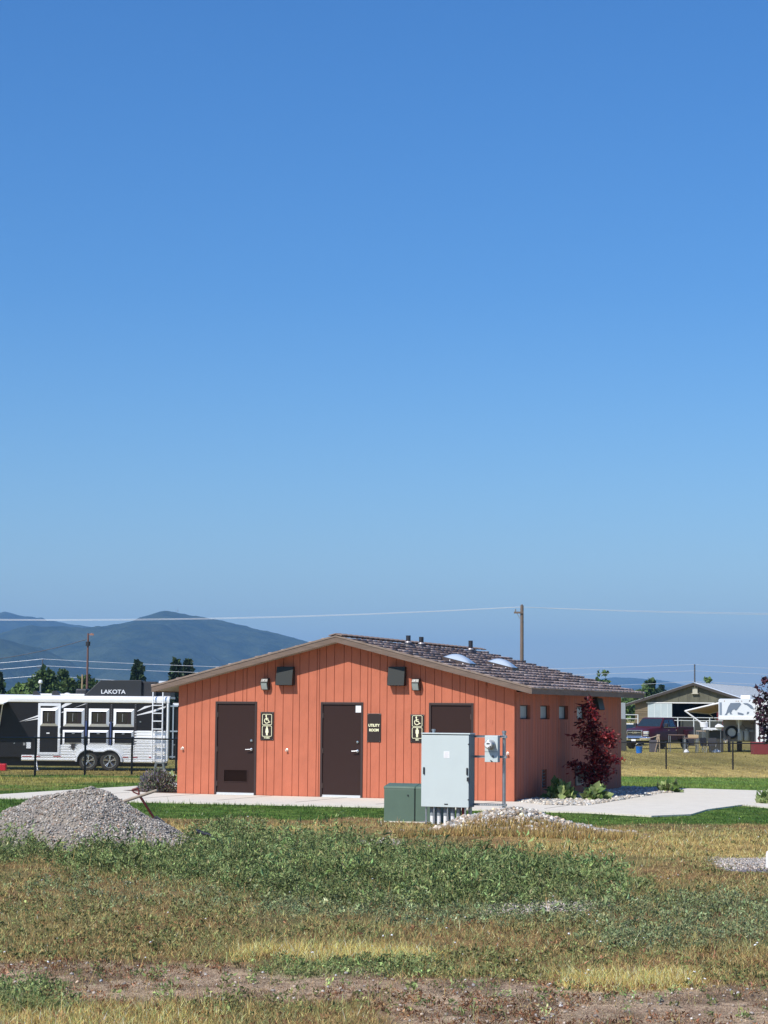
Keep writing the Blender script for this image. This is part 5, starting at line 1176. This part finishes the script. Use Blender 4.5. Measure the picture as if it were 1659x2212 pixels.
# stock trailer: white, slatted side, behind the plum tree
YS=133.4; ST=empty('stock_trailer',(wX(1600),YS,gW),0,'white slat-sided stock trailer behind the plum tree at the right edge','trailer')
xa,xb=wX(1432)*YS/YW,wX(2300)*YS/YW; zt2=wZ(400); zb2=wZ(1165)
m_=MB(); m_.box(xa,xb,YS,YS+.06,zt2-.75,zt2)
x=xa
while x<xb: m_.box(x,x+.17,YS,YS+.06,zb2,zt2-.75); x+=.27
m_.build('slatted_side',mat('white_slats',(.8,.8,.8),.45),ST,world=True)
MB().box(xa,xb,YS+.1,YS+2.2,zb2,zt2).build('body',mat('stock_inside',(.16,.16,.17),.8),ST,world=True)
MB().box(xa-.05,xb,YS-.04,YS+2.3,zt2,zt2+.08).build('roof',wb,ST,world=True,bevel=.03)
for k in range(2): MB().lathe([(.22,0),(.36,0),(.38,.04),(.38,.22),(.3,.26)],(xa+2.0+k*.9,YS-.05,gW+.38),'y',24).build('wheel',mat('tyre_black',(0,0,0)),ST,world=True,smooth=True)
MB().box(xa,xb,YS,YS+2.2,zb2-.14,zb2).build('chassis',blp,ST,world=True)
W_.rotation_euler.z=R(-9.7); ST.rotation_euler.z=R(-6)
# ================================================================ barn
YB=220.
def bz(x,y): q=at(1316.6+x*.2063,1426.4+y*.2063,YB); return q[0],q[2]
bX=lambda x:bz(x,450)[0]; bZ=lambda y,x=800:bz(x,y)[1]
gB=gzf(30,220); BR=empty('barn',(bX(890),YB,gB),0,'weathered grey wooden barn with wide gable and pale metal roof behind the pickup truck','barn')
bw=mat('weathered_boards',s2l((112,110,94)),.9,col2=s2l((76,76,64)),vs=.7,stretch=(1,1,.35),bump=.02,bs=4,detail=8); bw2=mat('weathered_planks',s2l((132,118,94)),.9,col2=s2l((98,86,68)),vs=.8,stretch=(.3,1,2.2),detail=6)
ap=(bX(890),bZ(232,890)); le=(bX(215),bZ(452,215)); re_=(bX(1400),bZ(412,1400))
xl,xr=bX(295),bX(1385); sl_=(ap[1]-le[1])/(ap[0]-le[0]); sr=(ap[1]-re_[1])/(re_[0]-ap[0]); zl=ap[1]-sl_*(ap[0]-xl)-.08; zr=ap[1]-sr*(xr-ap[0])-.08
zd=bZ(455); xd0,xd1=bX(425),bX(1110)
# gable boards: separate panels with battens; lower left wall in horizontal planks
m_=MB(); m_.prism([(xl,zd),(xr,zd),(xr,zr),(ap[0],ap[1]-.1),(xl,zl)],'y',YB,YB+.12); m_.build('gable_wall',bw,BR,world=True)
m_=MB(); x=xl+.1
rb=random.Random(3)
while x<xr-.1:
    zt_=(ap[1]-sl_*(ap[0]-x) if x<ap[0] else ap[1]-sr*(x-ap[0]))-.2
    if zt_>zd+.15: m_.box(x,x+.07,YB-.03,YB,zd,zt_)
    x+=rb.choice([.6,1.2,.9])
m_.pieces('batten',mat('batten_grey',s2l((96,94,82)),.9),BR,world=True)
m_=MB(); k=0; z=gB
while z<zd-.05: m_.box(xl,xd0,YB-.02*(k%2),YB+.12,z,min(z+.24,zd)); z+=.25; k+=1
m_.build('plank_wall',bw2,BR,world=True); MB().box(xd1,xr,YB,YB+.12,gB,zd).build('plank_wall',bw2,BR,world=True)
MB().box(xd1,xr,YB-.02,YB,gB,zd-.05).build('red_panel',mat('barn_red',s2l((96,34,36)),.8),BR,world=True)
DL=30.
MB().box(xl,xl+.12,YB+.12,YB+DL,gB,zl).box(xr-.12,xr,YB+.12,YB+DL,gB,zr).prism([(xl,gB),(xr,gB),(xr,zr),(ap[0],ap[1]-.1),(xl,zl)],'y',YB+DL,YB+DL+.1).build('side_wall',bw,BR,world=True)
mr_=mat('metal_roof',(.78,.82,.85),.45,metal=.0,var=.06,vs=.6); rimr=mat('roof_edge_dark',s2l((62,56,52)),.8)
m_=MB(); m_.add([(le[0],YB-.5,le[1]),(ap[0],YB-.5,ap[1]),(re_[0],YB-.5,re_[1]),(le[0],YB+DL+.5,le[1]),(ap[0],YB+DL+.5,ap[1]),(re_[0],YB+DL+.5,re_[1])]+[(le[0],YB-.5,le[1]-.06),(ap[0],YB-.5,ap[1]-.06),(re_[0],YB-.5,re_[1]-.06),(le[0],YB+DL+.5,le[1]-.06),(ap[0],YB+DL+.5,ap[1]-.06),(re_[0],YB+DL+.5,re_[1]-.06)],[(0,1,4,3),(1,2,5,4),(6,9,10,7),(7,10,11,8),(0,6,7,1),(1,7,8,2),(3,4,10,9),(4,5,11,10),(0,3,9,6),(2,8,11,5)])
ro=m_.build('roof',mr_,BR,world=True)
m_=MB(); o=-Vector(BR.location)
y=YB+1.2
while y<YB+DL: m_.prism([(ap[0],ap[1]+.0),(re_[0],re_[1]+.0),(re_[0],re_[1]+.06),(ap[0],ap[1]+.06)],'y',y,y+.09); m_.prism([(le[0],le[1]),(ap[0],ap[1]),(ap[0],ap[1]+.06),(le[0],le[1]+.06)],'y',y,y+.09); y+=1.9
m_.build("seam_rib",mat("rib_grey",s2l((120,126,130)),.6),ro).location=o
m_=MB()
for (p,q) in ((le,ap),(ap,re_)): m_.prism([(p[0],p[1]-.3),(q[0],q[1]-.3),(q[0],q[1]-.02),(p[0],p[1]-.02)],'y',YB-.56,YB-.42)
for q_ in m_.pieces("rake_board",rimr,ro): q_.location=o
MB().box(bX(412),bX(1090),YB-.12,YB-.03,bZ(450),bZ(441)).build('door_track',wb,BR,world=True)
m_=MB(); xx0,xx1=bX(425),bX(668); m_.box(xx0,xx1,YB-.09,YB-.04,gB+.05,bZ(453)); sd=m_.build('sliding_door',mat('galvanised_sheet',s2l((176,188,192)),.5,metal=.15,var=.06,vs=1.2),BR,world=True)
m_=MB()
for t in (.02,.28,.55,.82,.97): m_.box(xx0+(xx1-xx0)*t-.03,xx0+(xx1-xx0)*t+.03,YB-.11,YB-.09,gB+.05,bZ(455))

for q_ in m_.pieces('door_rib',mat('rib_light',s2l((200,208,210)),.5),sd): q_.location=o
m_=MB(); m_.box(bX(876),bX(925),YB-.25,YB-.02,bZ(345),bZ(285)).box(bX(868),bX(935),YB-.3,YB-.02,bZ(352),bZ(345)).tube((bX(898),YB-.2,bZ(285)),(bX(902),YB-.35,bZ(255)),.05,n=8); m_.build('gable_fixture',mat('fixture_grey',s2l((180,176,160)),.7),BR,world=True)
BR.rotation_euler.z=R(-21); BR.scale=(1.07,1,1)
# ================================================================ livestock panels and odds and ends in the field
railm=mat('panel_rail_white',s2l((205,208,205)),.45); 
def panel(name,label,xa,xb,Y,h,npost,rails,group,m=railm,cat='fence'):
    g=gzf(xa,Y); o=empty(name,(xa,Y,g),0,label,cat,group)
    m_=MB()
    for r_ in rails: m_.tube((xa,Y,g+h*r_),(xb,Y,g+h*r_),.035,n=6)
    m_.build('rail',m,o,world=True)
    for i in range(npost): x=xa+(xb-xa)*i/(npost-1); MB().tube((x,Y,g-.05),(x,Y,g+h+.03),.05,n=8).build('post',m,o,world=True)
    return o
q0=at(1316.6+668*.2063,1550,185)[0]; q1=at(1316.6+1145*.2063,1550,185)[0]
panel('livestock_fence','grey pipe rail fence in front of the barn doorway behind the truck bed',q0-1,q1+2,185,2.15,6,(1.,.88),'pipe rail fences')
q0=at(1345,1550,170)[0]; q1=at(1378,1550,170)[0]
panel('livestock_fence','white pipe rail fence at the left end of the barn',q0-3,q1,170,2.35,4,(1.,.86,.6,.4,.2),'pipe rail fences')
# dark clutter wall inside the pens: a windbreak panel
q0=at(1470,1550,190)[0];q1=at(1560,1550,190)[0]
tag(MB().box(q0,q1,190,190.1,gzf(0,190),1.45).box(q0,q0+.15,189.9,190.2,-.4,1.6).box(q1-.15,q1,189.9,190.2,-.4,1.6).build('windbreak_screen',mat('dark_shade_cloth',s2l((70,72,66)),.9,var=.2,vs=2)),'dark cloth windbreak screen hung in front of the barn door opening','screen')
def boxy(name,label,cat,px0,px1,py0,py1,Y,dep,m,bev=.02,group=None,feet=True):
    a=at(px0,py0,Y);b=at(px1,py1,Y); z1=a[2]; z0=gzf(a[0],Y) if feet else b[2]
    return tag(MB().box(a[0],b[0],Y,Y+dep,z0,z1).build(name,m,bevel=bev),label,cat,group)
# red bin at right edge
YR=127.; a=at(1628.5,1603,YR); g=gzf(a[0],YR)
rbm=mat('red_bin_paint',s2l((128,46,48)),.6,var=.05,vs=3); RBN=empty('red_bin',(a[0]+1.2,YR,g),0,'long dark red steel bin standing in the field at the right edge','bin')
MB().box(a[0],a[0]+2.6,YR,YR+1.1,g,a[2]-.04).build('bin_body',rbm,RBN,world=True,bevel=.02); MB().box(a[0]-.03,a[0]+2.63,YR-.03,YR+1.13,a[2]-.06,a[2]).build('lid',rbm,RBN,world=True,bevel=.015)
# blue bucket
q=at(1380.5,1611,128); g=gzf(q[0],128); BK=empty('blue_bucket',(q[0],128,g),0,'bright blue bucket with a handle standing in front of the truck','bucket')
MB().lathe([(.17,0),(.22,.4),(.235,.42),(.215,.42),(.16,.03)],(0,0,0),n=20).build('tub',mat('blue_plastic',s2l((20,120,215)),.4),BK,smooth=True)
MB().path([(.22*math.cos(R(t)),0,.42+.18*math.sin(R(t))) for t in range(0,181,20)],.008,n=5).build('handle',galv,BK)
# sawhorse with a plank, tables, crates and chairs of the camp
def K3(x,y,Y): q=at(1316.6+x*.2063,1426.4+y*.2063,Y); return Vector(q)
YC=132.; gC=gzf(20,YC)
def kx(x,Y=YC): return K3(x,850,Y)[0]
def kz(y,Y=YC): return K3(700,y,Y)[2]
# trestle
SH=empty('folding_trestle',(kx(505),YC,gC),0,'light wooden folding trestle standing beside the truck front','trestle'); lw=mat('pale_wood',s2l((170,150,128)),.8)
m_=MB()
for dy in (0,.7):
    m_.tube((kx(475),YC+dy,gC),(kx(520),YC+dy,kz(785)),.03,n=6).tube((kx(528),YC+dy,gC),(kx(520),YC+dy,kz(785)),.03,n=6)
m_.build('leg',lw,SH,world=True); MB().box(kx(512),kx(528),YC-.05,YC+.8,kz(790),kz(778)).build('beam',lw,SH,world=True)
rp_=[K3(330,825,YC-.1),K3(400,818,YC-.1),K3(460,803,YC),K3(515,785,YC)]
tag(MB().path(rp_,.022,n=6).path([K3(330,825,YC-.1),K3(322,840,YC-.1)],.022,n=6).build('hose',mat('pale_hose',s2l((190,170,150)),.7)),'pale hose slung from the trestle to the truck bumper','hose')
def table(name,label,x0,x1,ytop,Y,dep,mt,leg=True,thk=.05):
    g=gzf(20,Y); z=kz(ytop,Y); T=empty(name,((kx(x0,Y)+kx(x1,Y))/2,Y,g),0,label,'table','camp tables beside the truck')
    MB().box(kx(x0,Y),kx(x1,Y),Y,Y+dep,z-thk,z).build('table_top',mt,T,world=True,bevel=.01)
    for xx in (x0+6,x1-6):
        for yy in (Y+.05,Y+dep-.05): MB().tube((kx(xx,Y),yy,g),(kx(xx,Y),yy,z-thk),.02,n=6).build('leg',galv,T,world=True)
    return z
brt=mat('table_brown',s2l((120,96,84)),.6)
z1=table('long_table','long low brown table in front of the truck bed',632,795,778,YC,.8,brt)
z2=table('folding_table','brown-topped folding table with a tan box by the truck tailgate',792,925,812,YC-1,.7,brt)
z3=table('folding_table','white-topped folding table under the tan awning',985,1172,705,YC+1.5,.8,wb,thk=.12)
z4=table('plank_table','low table stacked with pale boards right of the truck bed',925,1015,735,YC+2.5,.8,mat('pale_boards',s2l((190,168,150)),.7))
for k,(a_,b_,c_) in enumerate(((930,1000,750),(928,1010,768),(935,1005,790))):
    tag(MB().box(kx(a_),kx(b_),YC+2.6,YC+3.1,kz(c_+9),kz(c_)).build('lumber_board',[mat('pale_boards',(0,0,0)),mat('reddish_board',s2l((130,70,60)),.8),mat('grey_wood',(0,0,0))][k]),['pale board lying on top under the plank table','reddish board lying in the middle under the plank table','grey board lying lowest under the plank table'][k],'board','boards by the plank table') if 0 else None
tag(MB().box(kx(808),kx(912),YC-.9,YC-.5,z2,z2+(kz(778)-kz(812))).build('tan_box',mat('tan_card',s2l((186,160,122)),.8),bevel=.02),'tan cardboard box standing on the brown folding table','box')
tag(MB().lathe([(.1,0),(.24,.05),(.28,.34),(.26,.36)],(kx(1040),YC+1.9,z3),n=16).tube((kx(1060),YC+1.9,z3+.2),(kx(1066),YC+1.9,z3+.42),.03).build('white_basin',wb,smooth=True),'white basin standing on the white table under the awning','basin')
bagm=mat('white_bag',(.75,.75,.75),.6)
def bag(label,x,ybot,ytop,Y,w_,name='plastic_bag',m=bagm,onz=None):
    g=gzf(20,Y) if onz is None else onz; h=kz(ytop,Y)-kz(ybot,Y); r2=np.random.default_rng(int(x)); S=[]
    for t,s_ in ((0,.8),(.25,1.),(.5,.85),(.75,.5),(.9,.25),(1.,.4)):
        S.append([(kx(x,Y)+math.cos(a)*w_*s_*(1+r2.uniform(-.2,.2)),Y+math.sin(a)*w_*s_,g+t*h) for a in np.linspace(0,2*math.pi,11)[:-1]])
    return tag(MB().loft(S).build(name,m,smooth=True),label,'bag')
bag('white plastic bag on the grass in front of the brown folding table',803,922,880,YC-1.8,.17)
bag('crumpled white bags on the white table beside the trailer',1150,705,660,YC+1.6,.3,onz=z3)
bag('pale crumpled bag on the ground beside the black chairs',1118,915,875,YC-.3,.3)
# black folding chairs
def chair(label,x,Y,rz):
    g=gzf(20,Y); c=empty('camp_chair',(kx(x,Y),Y,g),rz,label,'chair','black camp chairs under the awning')
    blc=mat('black_cloth',s2l((44,44,48)),.8)
    MB().box(-.26,.26,-.24,.24,.42,.45).build('seat',blc,c); MB().obox((0,.27,.68),(.52,.03,.5),Matrix.Rotation(R(-12),3,'X')).build('backrest',blc,c)
    for s_ in (-1,1):
        MB().tube((s_*.28,-.25,0),(s_*.28,.2,.6),.014,n=6).tube((s_*.28,.27,0),(s_*.28,-.22,.6),.014,n=6).build('leg',galv,c); MB().box(s_*.28-.03,s_*.28+.03,-.25,.22,.60,.63).build('armrest',blc,c)
chair('black camp chair left of the white table leg',1010,YC-.2,R(30)); chair('black camp chair between the white table and the trailer nose',1065,YC-.6,R(-20)); chair('black camp chair behind the tan box table',862,YC+.3,R(10))
boxy('storage_crate','tall dark olive storage crate under the white table','crate',1316.6+1050*.2063,1316.6+1140*.2063,1426.4+735*.2063,0,YC+1.9,.5,mat('dark_olive',s2l((58,56,50)),.7))
boxy('storage_crate','dark grey box standing on the ground in front of the truck door','crate',1316.6+425*.2063,1316.6+470*.2063,1426.4+835*.2063,0,YC,.5,mat('slate_box',s2l((84,80,86)),.6))
# white pickup and parts of others behind the left fence end
def small_truck(label,px,Y,col,rz):
    x=at(px,1590,Y)[0]; o=empty('parked_car',(x,Y,gzf(x,Y)),rz,label,'car'); m=mat('car_'+label.split()[0],col,.3,coat=.4)
    b=MB(); b.loft([sec(2.4,.78,.4,.85),sec(2.2,.88,.36,.95),sec(.9,.9,.35,1.02),sec(-2.2,.9,.35,1.05),sec(-2.45,.85,.45,1.0)]); b.build('body',m,o,smooth=True)
    b=MB(); b.loft([[(xx,-.84,1.0),(xx,-h_,z_),(xx,h_,z_),(xx,.84,1.0)] for xx,h_,z_ in ((1.05,.8,1.03),(.3,.68,1.62),(-1.5,.68,1.62),(-2.2,.8,1.04))]); b.build('cab',gl,o)
    MB().box(-1.45,.25,-.66,.66,1.62,1.66).build('roof',m,o,bevel=.02)
    MB().box(2.38,2.46,-.5,.5,.55,.75).build('grille',blp,o)
    for sx in (1.45,-1.45):
        for sy in (-.9,.68): MB().lathe([(.2,0),(.31,0),(.33,.04),(.33,.2),(.3,.22)],(sx,sy,.33),'y',20).build('wheel',tyre,o,smooth=True)
    return o
small_truck('white car parked behind the far corner of the restroom',1352,160,(.75,.75,.75),R(-110))
small_truck('silver car parked beside the white car left of the barn',1364,166,(.5,.52,.55),R(-100))
boxy('portable_cabinet','narrow dark grey cabinet at the left of the pickup truck nose','cabinet',1338,1349.5,1553,0,135,.9,mat('dark_cabinet',s2l((70,68,62)),.7))
boxy('equipment_tower','pale grey equipment box just right of the restroom eave','equipment box',1341,1347.5,1518,0,168,1.,mat('pale_unit',s2l((150,156,158)),.6))
# ================================================================ trees in the distance
farleaf=mat('tree_leaf',(.05,.08,.03),.6,attr='Col',spec=.25,transl=.15)
GT1=[L3(84,108,58,.7),L3(70,94,52,.7),L3(100,120,64,.7)]; GT2=[L3(110,134,72,.8),L3(96,122,66,.8)]; GC=[L3(66,88,58,.7),L3(78,96,60,.7),L3(56,76,54,.7)]
def tree(label,px,ptop,wpx,Y,cols,seed,kind='broad',base=1545,group=None,name=None,n=2600):
    r=np.random.default_rng(seed); s=Y/F; x=at(px,1500,Y)[0]; ztop=at(px,ptop,Y)[2]; g=gzf(x,Y); Ht=ztop-g; Rr=wpx/2*s
    t=empty(name or ('conifer_tree' if kind=='con' else 'broadleaf_tree'),(x,Y,g),0,label,'tree',group)
    m_=MB(); m_.path([(0,0,-.2),(.05*Ht*.1,0,Ht*.4),(0,0,Ht*.92)],max(.12,Ht*.022),n=7,r1=.03)
    Ps=[]; ls=max(.2,Y*.0017)
    if kind=='con':
        nl=int(n); f=r.random(nl)**.8; layer=np.round(f*16)/16+r.normal(0,.006,nl); a=r.uniform(0,6.28,nl)
        br=np.floor(a/6.28*9+layer*31); bl=.65+.35*np.sin(br*12.9898+layer*7)
        rad=(1-layer)**1.12*Rr*bl*(r.random(nl)**.5)+.02; P=np.stack([np.cos(a)*rad,np.sin(a)*rad,Ht*(.06+.94*layer)-rad*.25],-1); P[:,2]+=r.normal(0,.05*Ht/8,nl)
        for k in range(14):
            h=Ht*(.15+.05*k); an=k*2.4; L_=(1-h/Ht)*Rr*.9; m_.tube((0,0,h),(math.cos(an)*L_,math.sin(an)*L_,h-.2*L_),.05,.015,n=4)
    else:
        nb=24; per=n//nb
        for k in range(nb):
            a=r.uniform(0,6.28); rr=Rr*math.sqrt(r.random())*.78; zz=Ht*(.42+.46*r.random()*(1-.35*(rr/Rr)**2)); c=np.array([math.cos(a)*rr,math.sin(a)*rr,zz]); br=Rr*r.uniform(.30,.46)
            if k==0: c=np.array([0,0,Ht-br*.8])
            d=rdir(per,r,.15)*(r.random((per,1))**.55)*br*1.15*np.array([1,1,.8]); Ps.append(c+d); m_.path([(0,0,Ht*.3),tuple(c*.6+np.array([0,0,Ht*.12])),tuple(c)],.05*Ht/8,n=4,r1=.02)
        P=np.concatenate(Ps); zmax=P[:,2].max(); P[:,2]*=Ht/zmax
    m_.build('trunk',mat('far_bark',s2l((70,60,50)),.9),t,smooth=True)
    N=len(P); D=rdir(N,r,.1)*(ls*np.exp(r.normal(0,.3,N)))[:,None]; Wd=np.cross(D,rdir(N,r)); Wd=Wd/(np.linalg.norm(Wd,axis=1,keepdims=True)+1e-9)*np.linalg.norm(D,axis=1,keepdims=True)*.42
    c=np.array(cols)[r.integers(len(cols),size=N)]*np.exp(r.normal(0,.25,(N,1)))
    rhomb(P,D,Wd,c,'crown',farleaf,t,bend=.1); return t
gt='trees beyond the black trailer'
tree('tall dark conifer cut by the left edge above the trailer roof',-4,1455,90,250,GC,1,'con',group=gt)
tree('pale green low tree at the far left behind the trailer',42,1480,64,270,GT2,2,group=gt,n=5000)
tree('broad dark tree with the wires crossing it left of the tall pole',95,1446,104,280,GT1,3,group=gt,n=9000)
tree('rounded dark tree touching the foot of the tall wooden pole',135,1451,60,285,GT1,4,group=gt,n=5000)
tree('lower dark tree right of the tall wooden pole',185,1462,64,290,GT1,5,group=gt,n=5000)
tree('lone pointed conifer behind the lettered roof pod',296,1434,150,300,GC,6,'con',group=gt,n=9000)
tree('left one of two conifers behind the restroom eave',379,1431,130,310,GC,7,'con',group=gt,n=9000)
tree('right one of two conifers behind the restroom eave',405,1430,110,312,GC,8,'con',group=gt,n=8000)
gt='trees beyond the barn'
tree('rounded green tree left of the barn gable',1404,1472,50,330,GT1,11,group=gt,n=5000)
tree('low pale green bush under the restroom eave end',1372,1496,70,300,GT2,12,group=gt,n=2400)
tree('bluish far tree on the left barn roof slope',1430,1483,22,420,GC,13,group=gt,n=900)
tree('small tree top above the barn ridge',1528,1465,24,300,GT2,14,group=gt,n=900)
tree('thin wispy tree tip above the restroom roof, left of the far hill',1308,1453,16,380,GT1,15,group=gt,n=500)
tree('tiny tree tip rising over the roof edge beside the wispy one',1292,1452,8,380,GT1,16,group=gt,n=250)
tree('low dark tree behind the left end of the barn',1440,1500,60,340,GC,17,group=gt,n=1500)
# a hedge-like far wood along the horizon
r=np.random.default_rng(99); n=9000; x=r.uniform(-420,420,n); hgt=2.2+5*fbm(x*.03,x*0,71)*(.6+.6*fbm(x*.12,x*0,73)); y=640+r.uniform(0,25,n); z=-.4+r.random(n)**.8*hgt
P=np.stack([x,y,z],-1); D=rdir(n,r)*1.3; Wd=np.cross(D,rdir(n,r)); Wd=Wd/np.linalg.norm(Wd,axis=1,keepdims=True)*.6
tag(rhomb(P,D,Wd,np.array(GT1)[r.integers(3,size=n)]*np.exp(r.normal(0,.2,(n,1))),'distant_wood',farleaf),kind='stuff')
# ================================================================ poles and lines
polem=mat('pole_wood',s2l((112,98,88)),.9,var=.12,vs=3,stretch=(1,1,.2)); 
def pole(name,label,px,ptop,Y,r_,m=polem,cat='utility pole',xarm=0):
    q=at(px,ptop,Y); g=gzf(q[0],Y); o=empty(name,(q[0],Y,g),0,label,cat); h=q[2]-g
    MB().tube((0,0,-.3),(0,0,h),r_*1.15,r_*.85,n=10).build('shaft',m,o,smooth=True); return o,h,q
insm=mat('insulator_grey',s2l((120,120,124)),.4)
o,h,qa=pole('utility_pole','tall wooden utility pole rising behind the right roof slope',1127.5,1308,160,.15)
MB().box(-.62,.1,-.2,-.1,h-.62,h-.48).build('cross_arm',polem,o); MB().tube((-.5,-.15,h-.48),(-.5,-.15,h-.28),.05,n=8).lathe([(.05,0),(.09,.05),(.05,.1)],(0,0,h),n=8).build('insulator',insm,o)
MB().tube((-.4,-.15,h-.6),(-.02,-.15,h-1.25),.02,n=5).build('brace',galv,o)
MB().box(-.26,.2,-.22,-.12,h-4.35,h-4.22).box(.16,.3,-.24,-.1,h-5.2,h-4.2).build('bracket',blp,o)
o,h,qb=pole('utility_pole','tall brown wooden pole with a lamp head left of the conifer',190.5,1368,250,.13,mat('pole_brown',s2l((104,78,74)),.9))
MB().tube((0,0,h-.2),(.5,-.1,h+.0),.05,n=6).box(.25,.7,-.3,0,h-.25,h-.05).build('lamp_head',mat('lamp_rust',s2l((150,112,100)),.6),o); MB().lathe([(.28,0),(.28,.5)],(0,0,h-1.5),n=10).build('pole_band',blp,o)
o,h,qc=pole('utility_pole','thin dark pole carrying three wires above the broad tree at the left',92,1424,300,.10,mat('pole_far',s2l((80,84,92)),.9))
MB().box(-.75,.2,-.1,0,h-1.3,h-1.15).build('cross_arm',mat('pole_far',(0,0,0)),o)
o,h,qd=pole('utility_pole','thin dark pole carrying three wires above the barn ridge',1500.5,1435,300,.12,mat('pole_far',(0,0,0)))
o,h,_=pole('lamp_post','short silver post with a white globe cap above the trailer roof',87.5,1474,120,.05,galv,'lamp post'); MB().lathe([(.05,0),(.12,.06),(.12,.16),(.05,.24)],(0,0,h-.1),n=12).build('lamp_cap',wb,o,smooth=True)
pole('wooden_post','short pale wooden post standing left of the tall brown pole',178,1457,230,.10,mat('post_pale',s2l((160,140,110)),.9),'post')
wirelt=mat('wire_light',(.62,.66,.72),.4,metal=.3); wired=mat('wire_dark',s2l((56,66,80)),.6)
def wire(name,label,pts,r_,m=wirelt,group=None,sag=()):
    W=[Vector(p) for p in pts]; P=[]
    for i in range(len(W)-1):
        s=sag[i] if i<len(sag) else 0
        for k in range(13): t=k/12; q=W[i].lerp(W[i+1],t); q.z-=s*4*t*(1-t); P.append(q)
    Q=[P[0]]+[p for a,p in zip(P,P[1:]) if (p-a).length>1e-4]
    o=MB().path(Q,r_,n=5).build(name,m); return tag(o,label,'power line',group)
A0=at(-900,1310,160);A1=at(1120,1311,160);A2=at(1132,1309.5,160);A3=at(1900,1327,160)
wire('power_line','nearer pale wire from the tall pole across the hill top',[A0,A1,A3],.013,sag=(.99,.12))
off=np.array([0,.9,-.02]); wire('power_line','farther pale wire close below the nearer one at the tall pole',[A0+off,A2+off,A3+off],.012,sag=(1.03,.17))
wire('service_cable','dark cable rising to the tall brown pole from the left',[at(-200,1433,250),at(186,1381.5,250)],.045,m=wired,sag=(.9,))
for i,(yl,ya,yb,yr,lab) in enumerate(((1446,1423.5,1435.5,1448,'topmost'),(1458,1438,1449,1461,'middle'),(1478,1458.5,1472,1482,'lowest'))):
    wire('power_line',lab+' of the three thin pale wires between the two far poles',[at(-300,yl,300),at(92,ya,300),at(1500,yb,300),at(1950,yr+2,300)],.024,group='wires between the far poles',sag=(.3,[1.15,1.1,1.6][i],.2))
# ================================================================ hills
def hill(name,pts,Y,depth,seed,c1,c2,amp=.05,spread=1.):
    xs_=np.array([p[0] for p in pts]);ys_=np.array([p[1] for p in pts])
    X0,X1=xs_[0],xs_[-1]; nx_=420; ny_=90
    pxs=np.linspace(X0,X1,nx_); s=Y/F
    # smooth interpolated crest
    top=np.interp(pxs,xs_,ys_); k=np.ones(9)/9; tp=np.convolve(np.pad(top,4,'edge'),k,'valid')
    W=np.array([at(a,b,Y) for a,b in zip(pxs,tp)]); wx=W[:,0]; hz_=np.maximum(W[:,2]+.5,0)
    v=np.linspace(-1,1,ny_); Xg,Vg=np.meshgrid(wx,v); Hg=np.tile(hz_,(ny_,1))
    prof=np.clip(1-np.abs(Vg)**1.25,0,1)
    rid=(fbm(Xg/ (depth*.28),Vg*3.2,seed,5)-.5); rough=(fbm(Xg/60,Vg*depth/60,seed+4,3)-.5)
    # keep the skyline where it was measured: noise fades towards the crest line
    Zz=Hg*prof*(1+rid*1.7*np.clip(np.abs(Vg)*2.2,0,1)*spread)+rough*14*np.clip(Hg/120,0,1)*(prof>.02)
    jit=(fbm(wx/22,wx*0,seed+9,3)-.5)*9; Zz+=np.clip(jit,0,9)[None]*np.exp(-(Vg/.03)**2)*np.clip(Hg/100,0,1)
    Zz=Zz-2; Yg=Y+Vg*depth
    idx=np.arange(nx_*ny_).reshape(ny_,nx_); Fq=np.stack([idx[:-1,:-1],idx[:-1,1:],idx[1:,1:],idx[1:,:-1]],-1).reshape(-1,4)
    m=mat(name+'_forest',c1,.95,col2=c2,vs=.011,bump=14,bs=.02,detail=9,world=True,spec=.05)
    o=arr(name,np.stack([Xg,Yg,Zz],-1).reshape(-1,3),Fq,m,smooth=True); tag(o,kind='structure')
    return lambda px: np.interp(px,pxs,tp)
fc1=s2l((32,46,34)); fc2=s2l((62,72,52))
cr_=hill('hills',[(-700,1500),(-500,1440),(-300,1385),(-120,1350),(0,1334),(30,1341),(70,1352),(92,1347),(113,1342),(138,1345),(163,1350),(192,1351),(216,1356),(300,1380),(420,1420),(560,1480),(700,1545)],9500,1500,3,fc1,fc2)
cr2=hill('mountain',[(-650,1530),(-400,1480),(-200,1430),(-60,1398),(50,1378),(90,1367),(130,1361),(175,1357),(218,1356),(250,1351),(276,1345),(301,1335.5),(326,1325.5),(352,1320),(372,1319.5),(384,1320.5),(417,1327),(460,1337),(520,1350),(600,1370),(660,1386),(760,1412),(880,1445),(1000,1480),(1120,1510),(1300,1545)],6800,1700,5,fc1,fc2)
hill('foothill',[(-600,1400),(-350,1372),(-200,1365),(-80,1368),(0,1375),(50,1392),(95,1402),(140,1425),(176,1445),(230,1475),(300,1505),(420,1546)],5000,900,8,fc1,fc2)
hill('far_hills',[(1000,1540),(1150,1500),(1240,1476),(1300,1466),(1345,1465),(1385,1467),(1420,1471),(1470,1480),(1540,1490),(1640,1505),(1800,1530),(1900,1546)],12000,1800,12,fc1,fc2)
hill('far_hills',[(1180,1546),(1300,1492),(1380,1484),(1450,1487),(1540,1496),(1660,1500),(1800,1520),(1950,1546)],9000,1200,14,fc1,fc2)
# pale clearings are bare ground patches on the slopes; radio mast on the summit
qm=at(384,1319,6800); MA=empty('radio_mast',(qm[0],6800,qm[2]-4),0,'thin radio mast on the summit of the mountain','mast')
MB().tube((0,0,0),(0,0,14),.8,.4,n=6).tube((-6,0,0),(-6,0,8),.6,.4,n=6).box(-2,2,-1,1,2,5).build('lattice',mat('mast_grey',(.3,.3,.32),.6),MA)
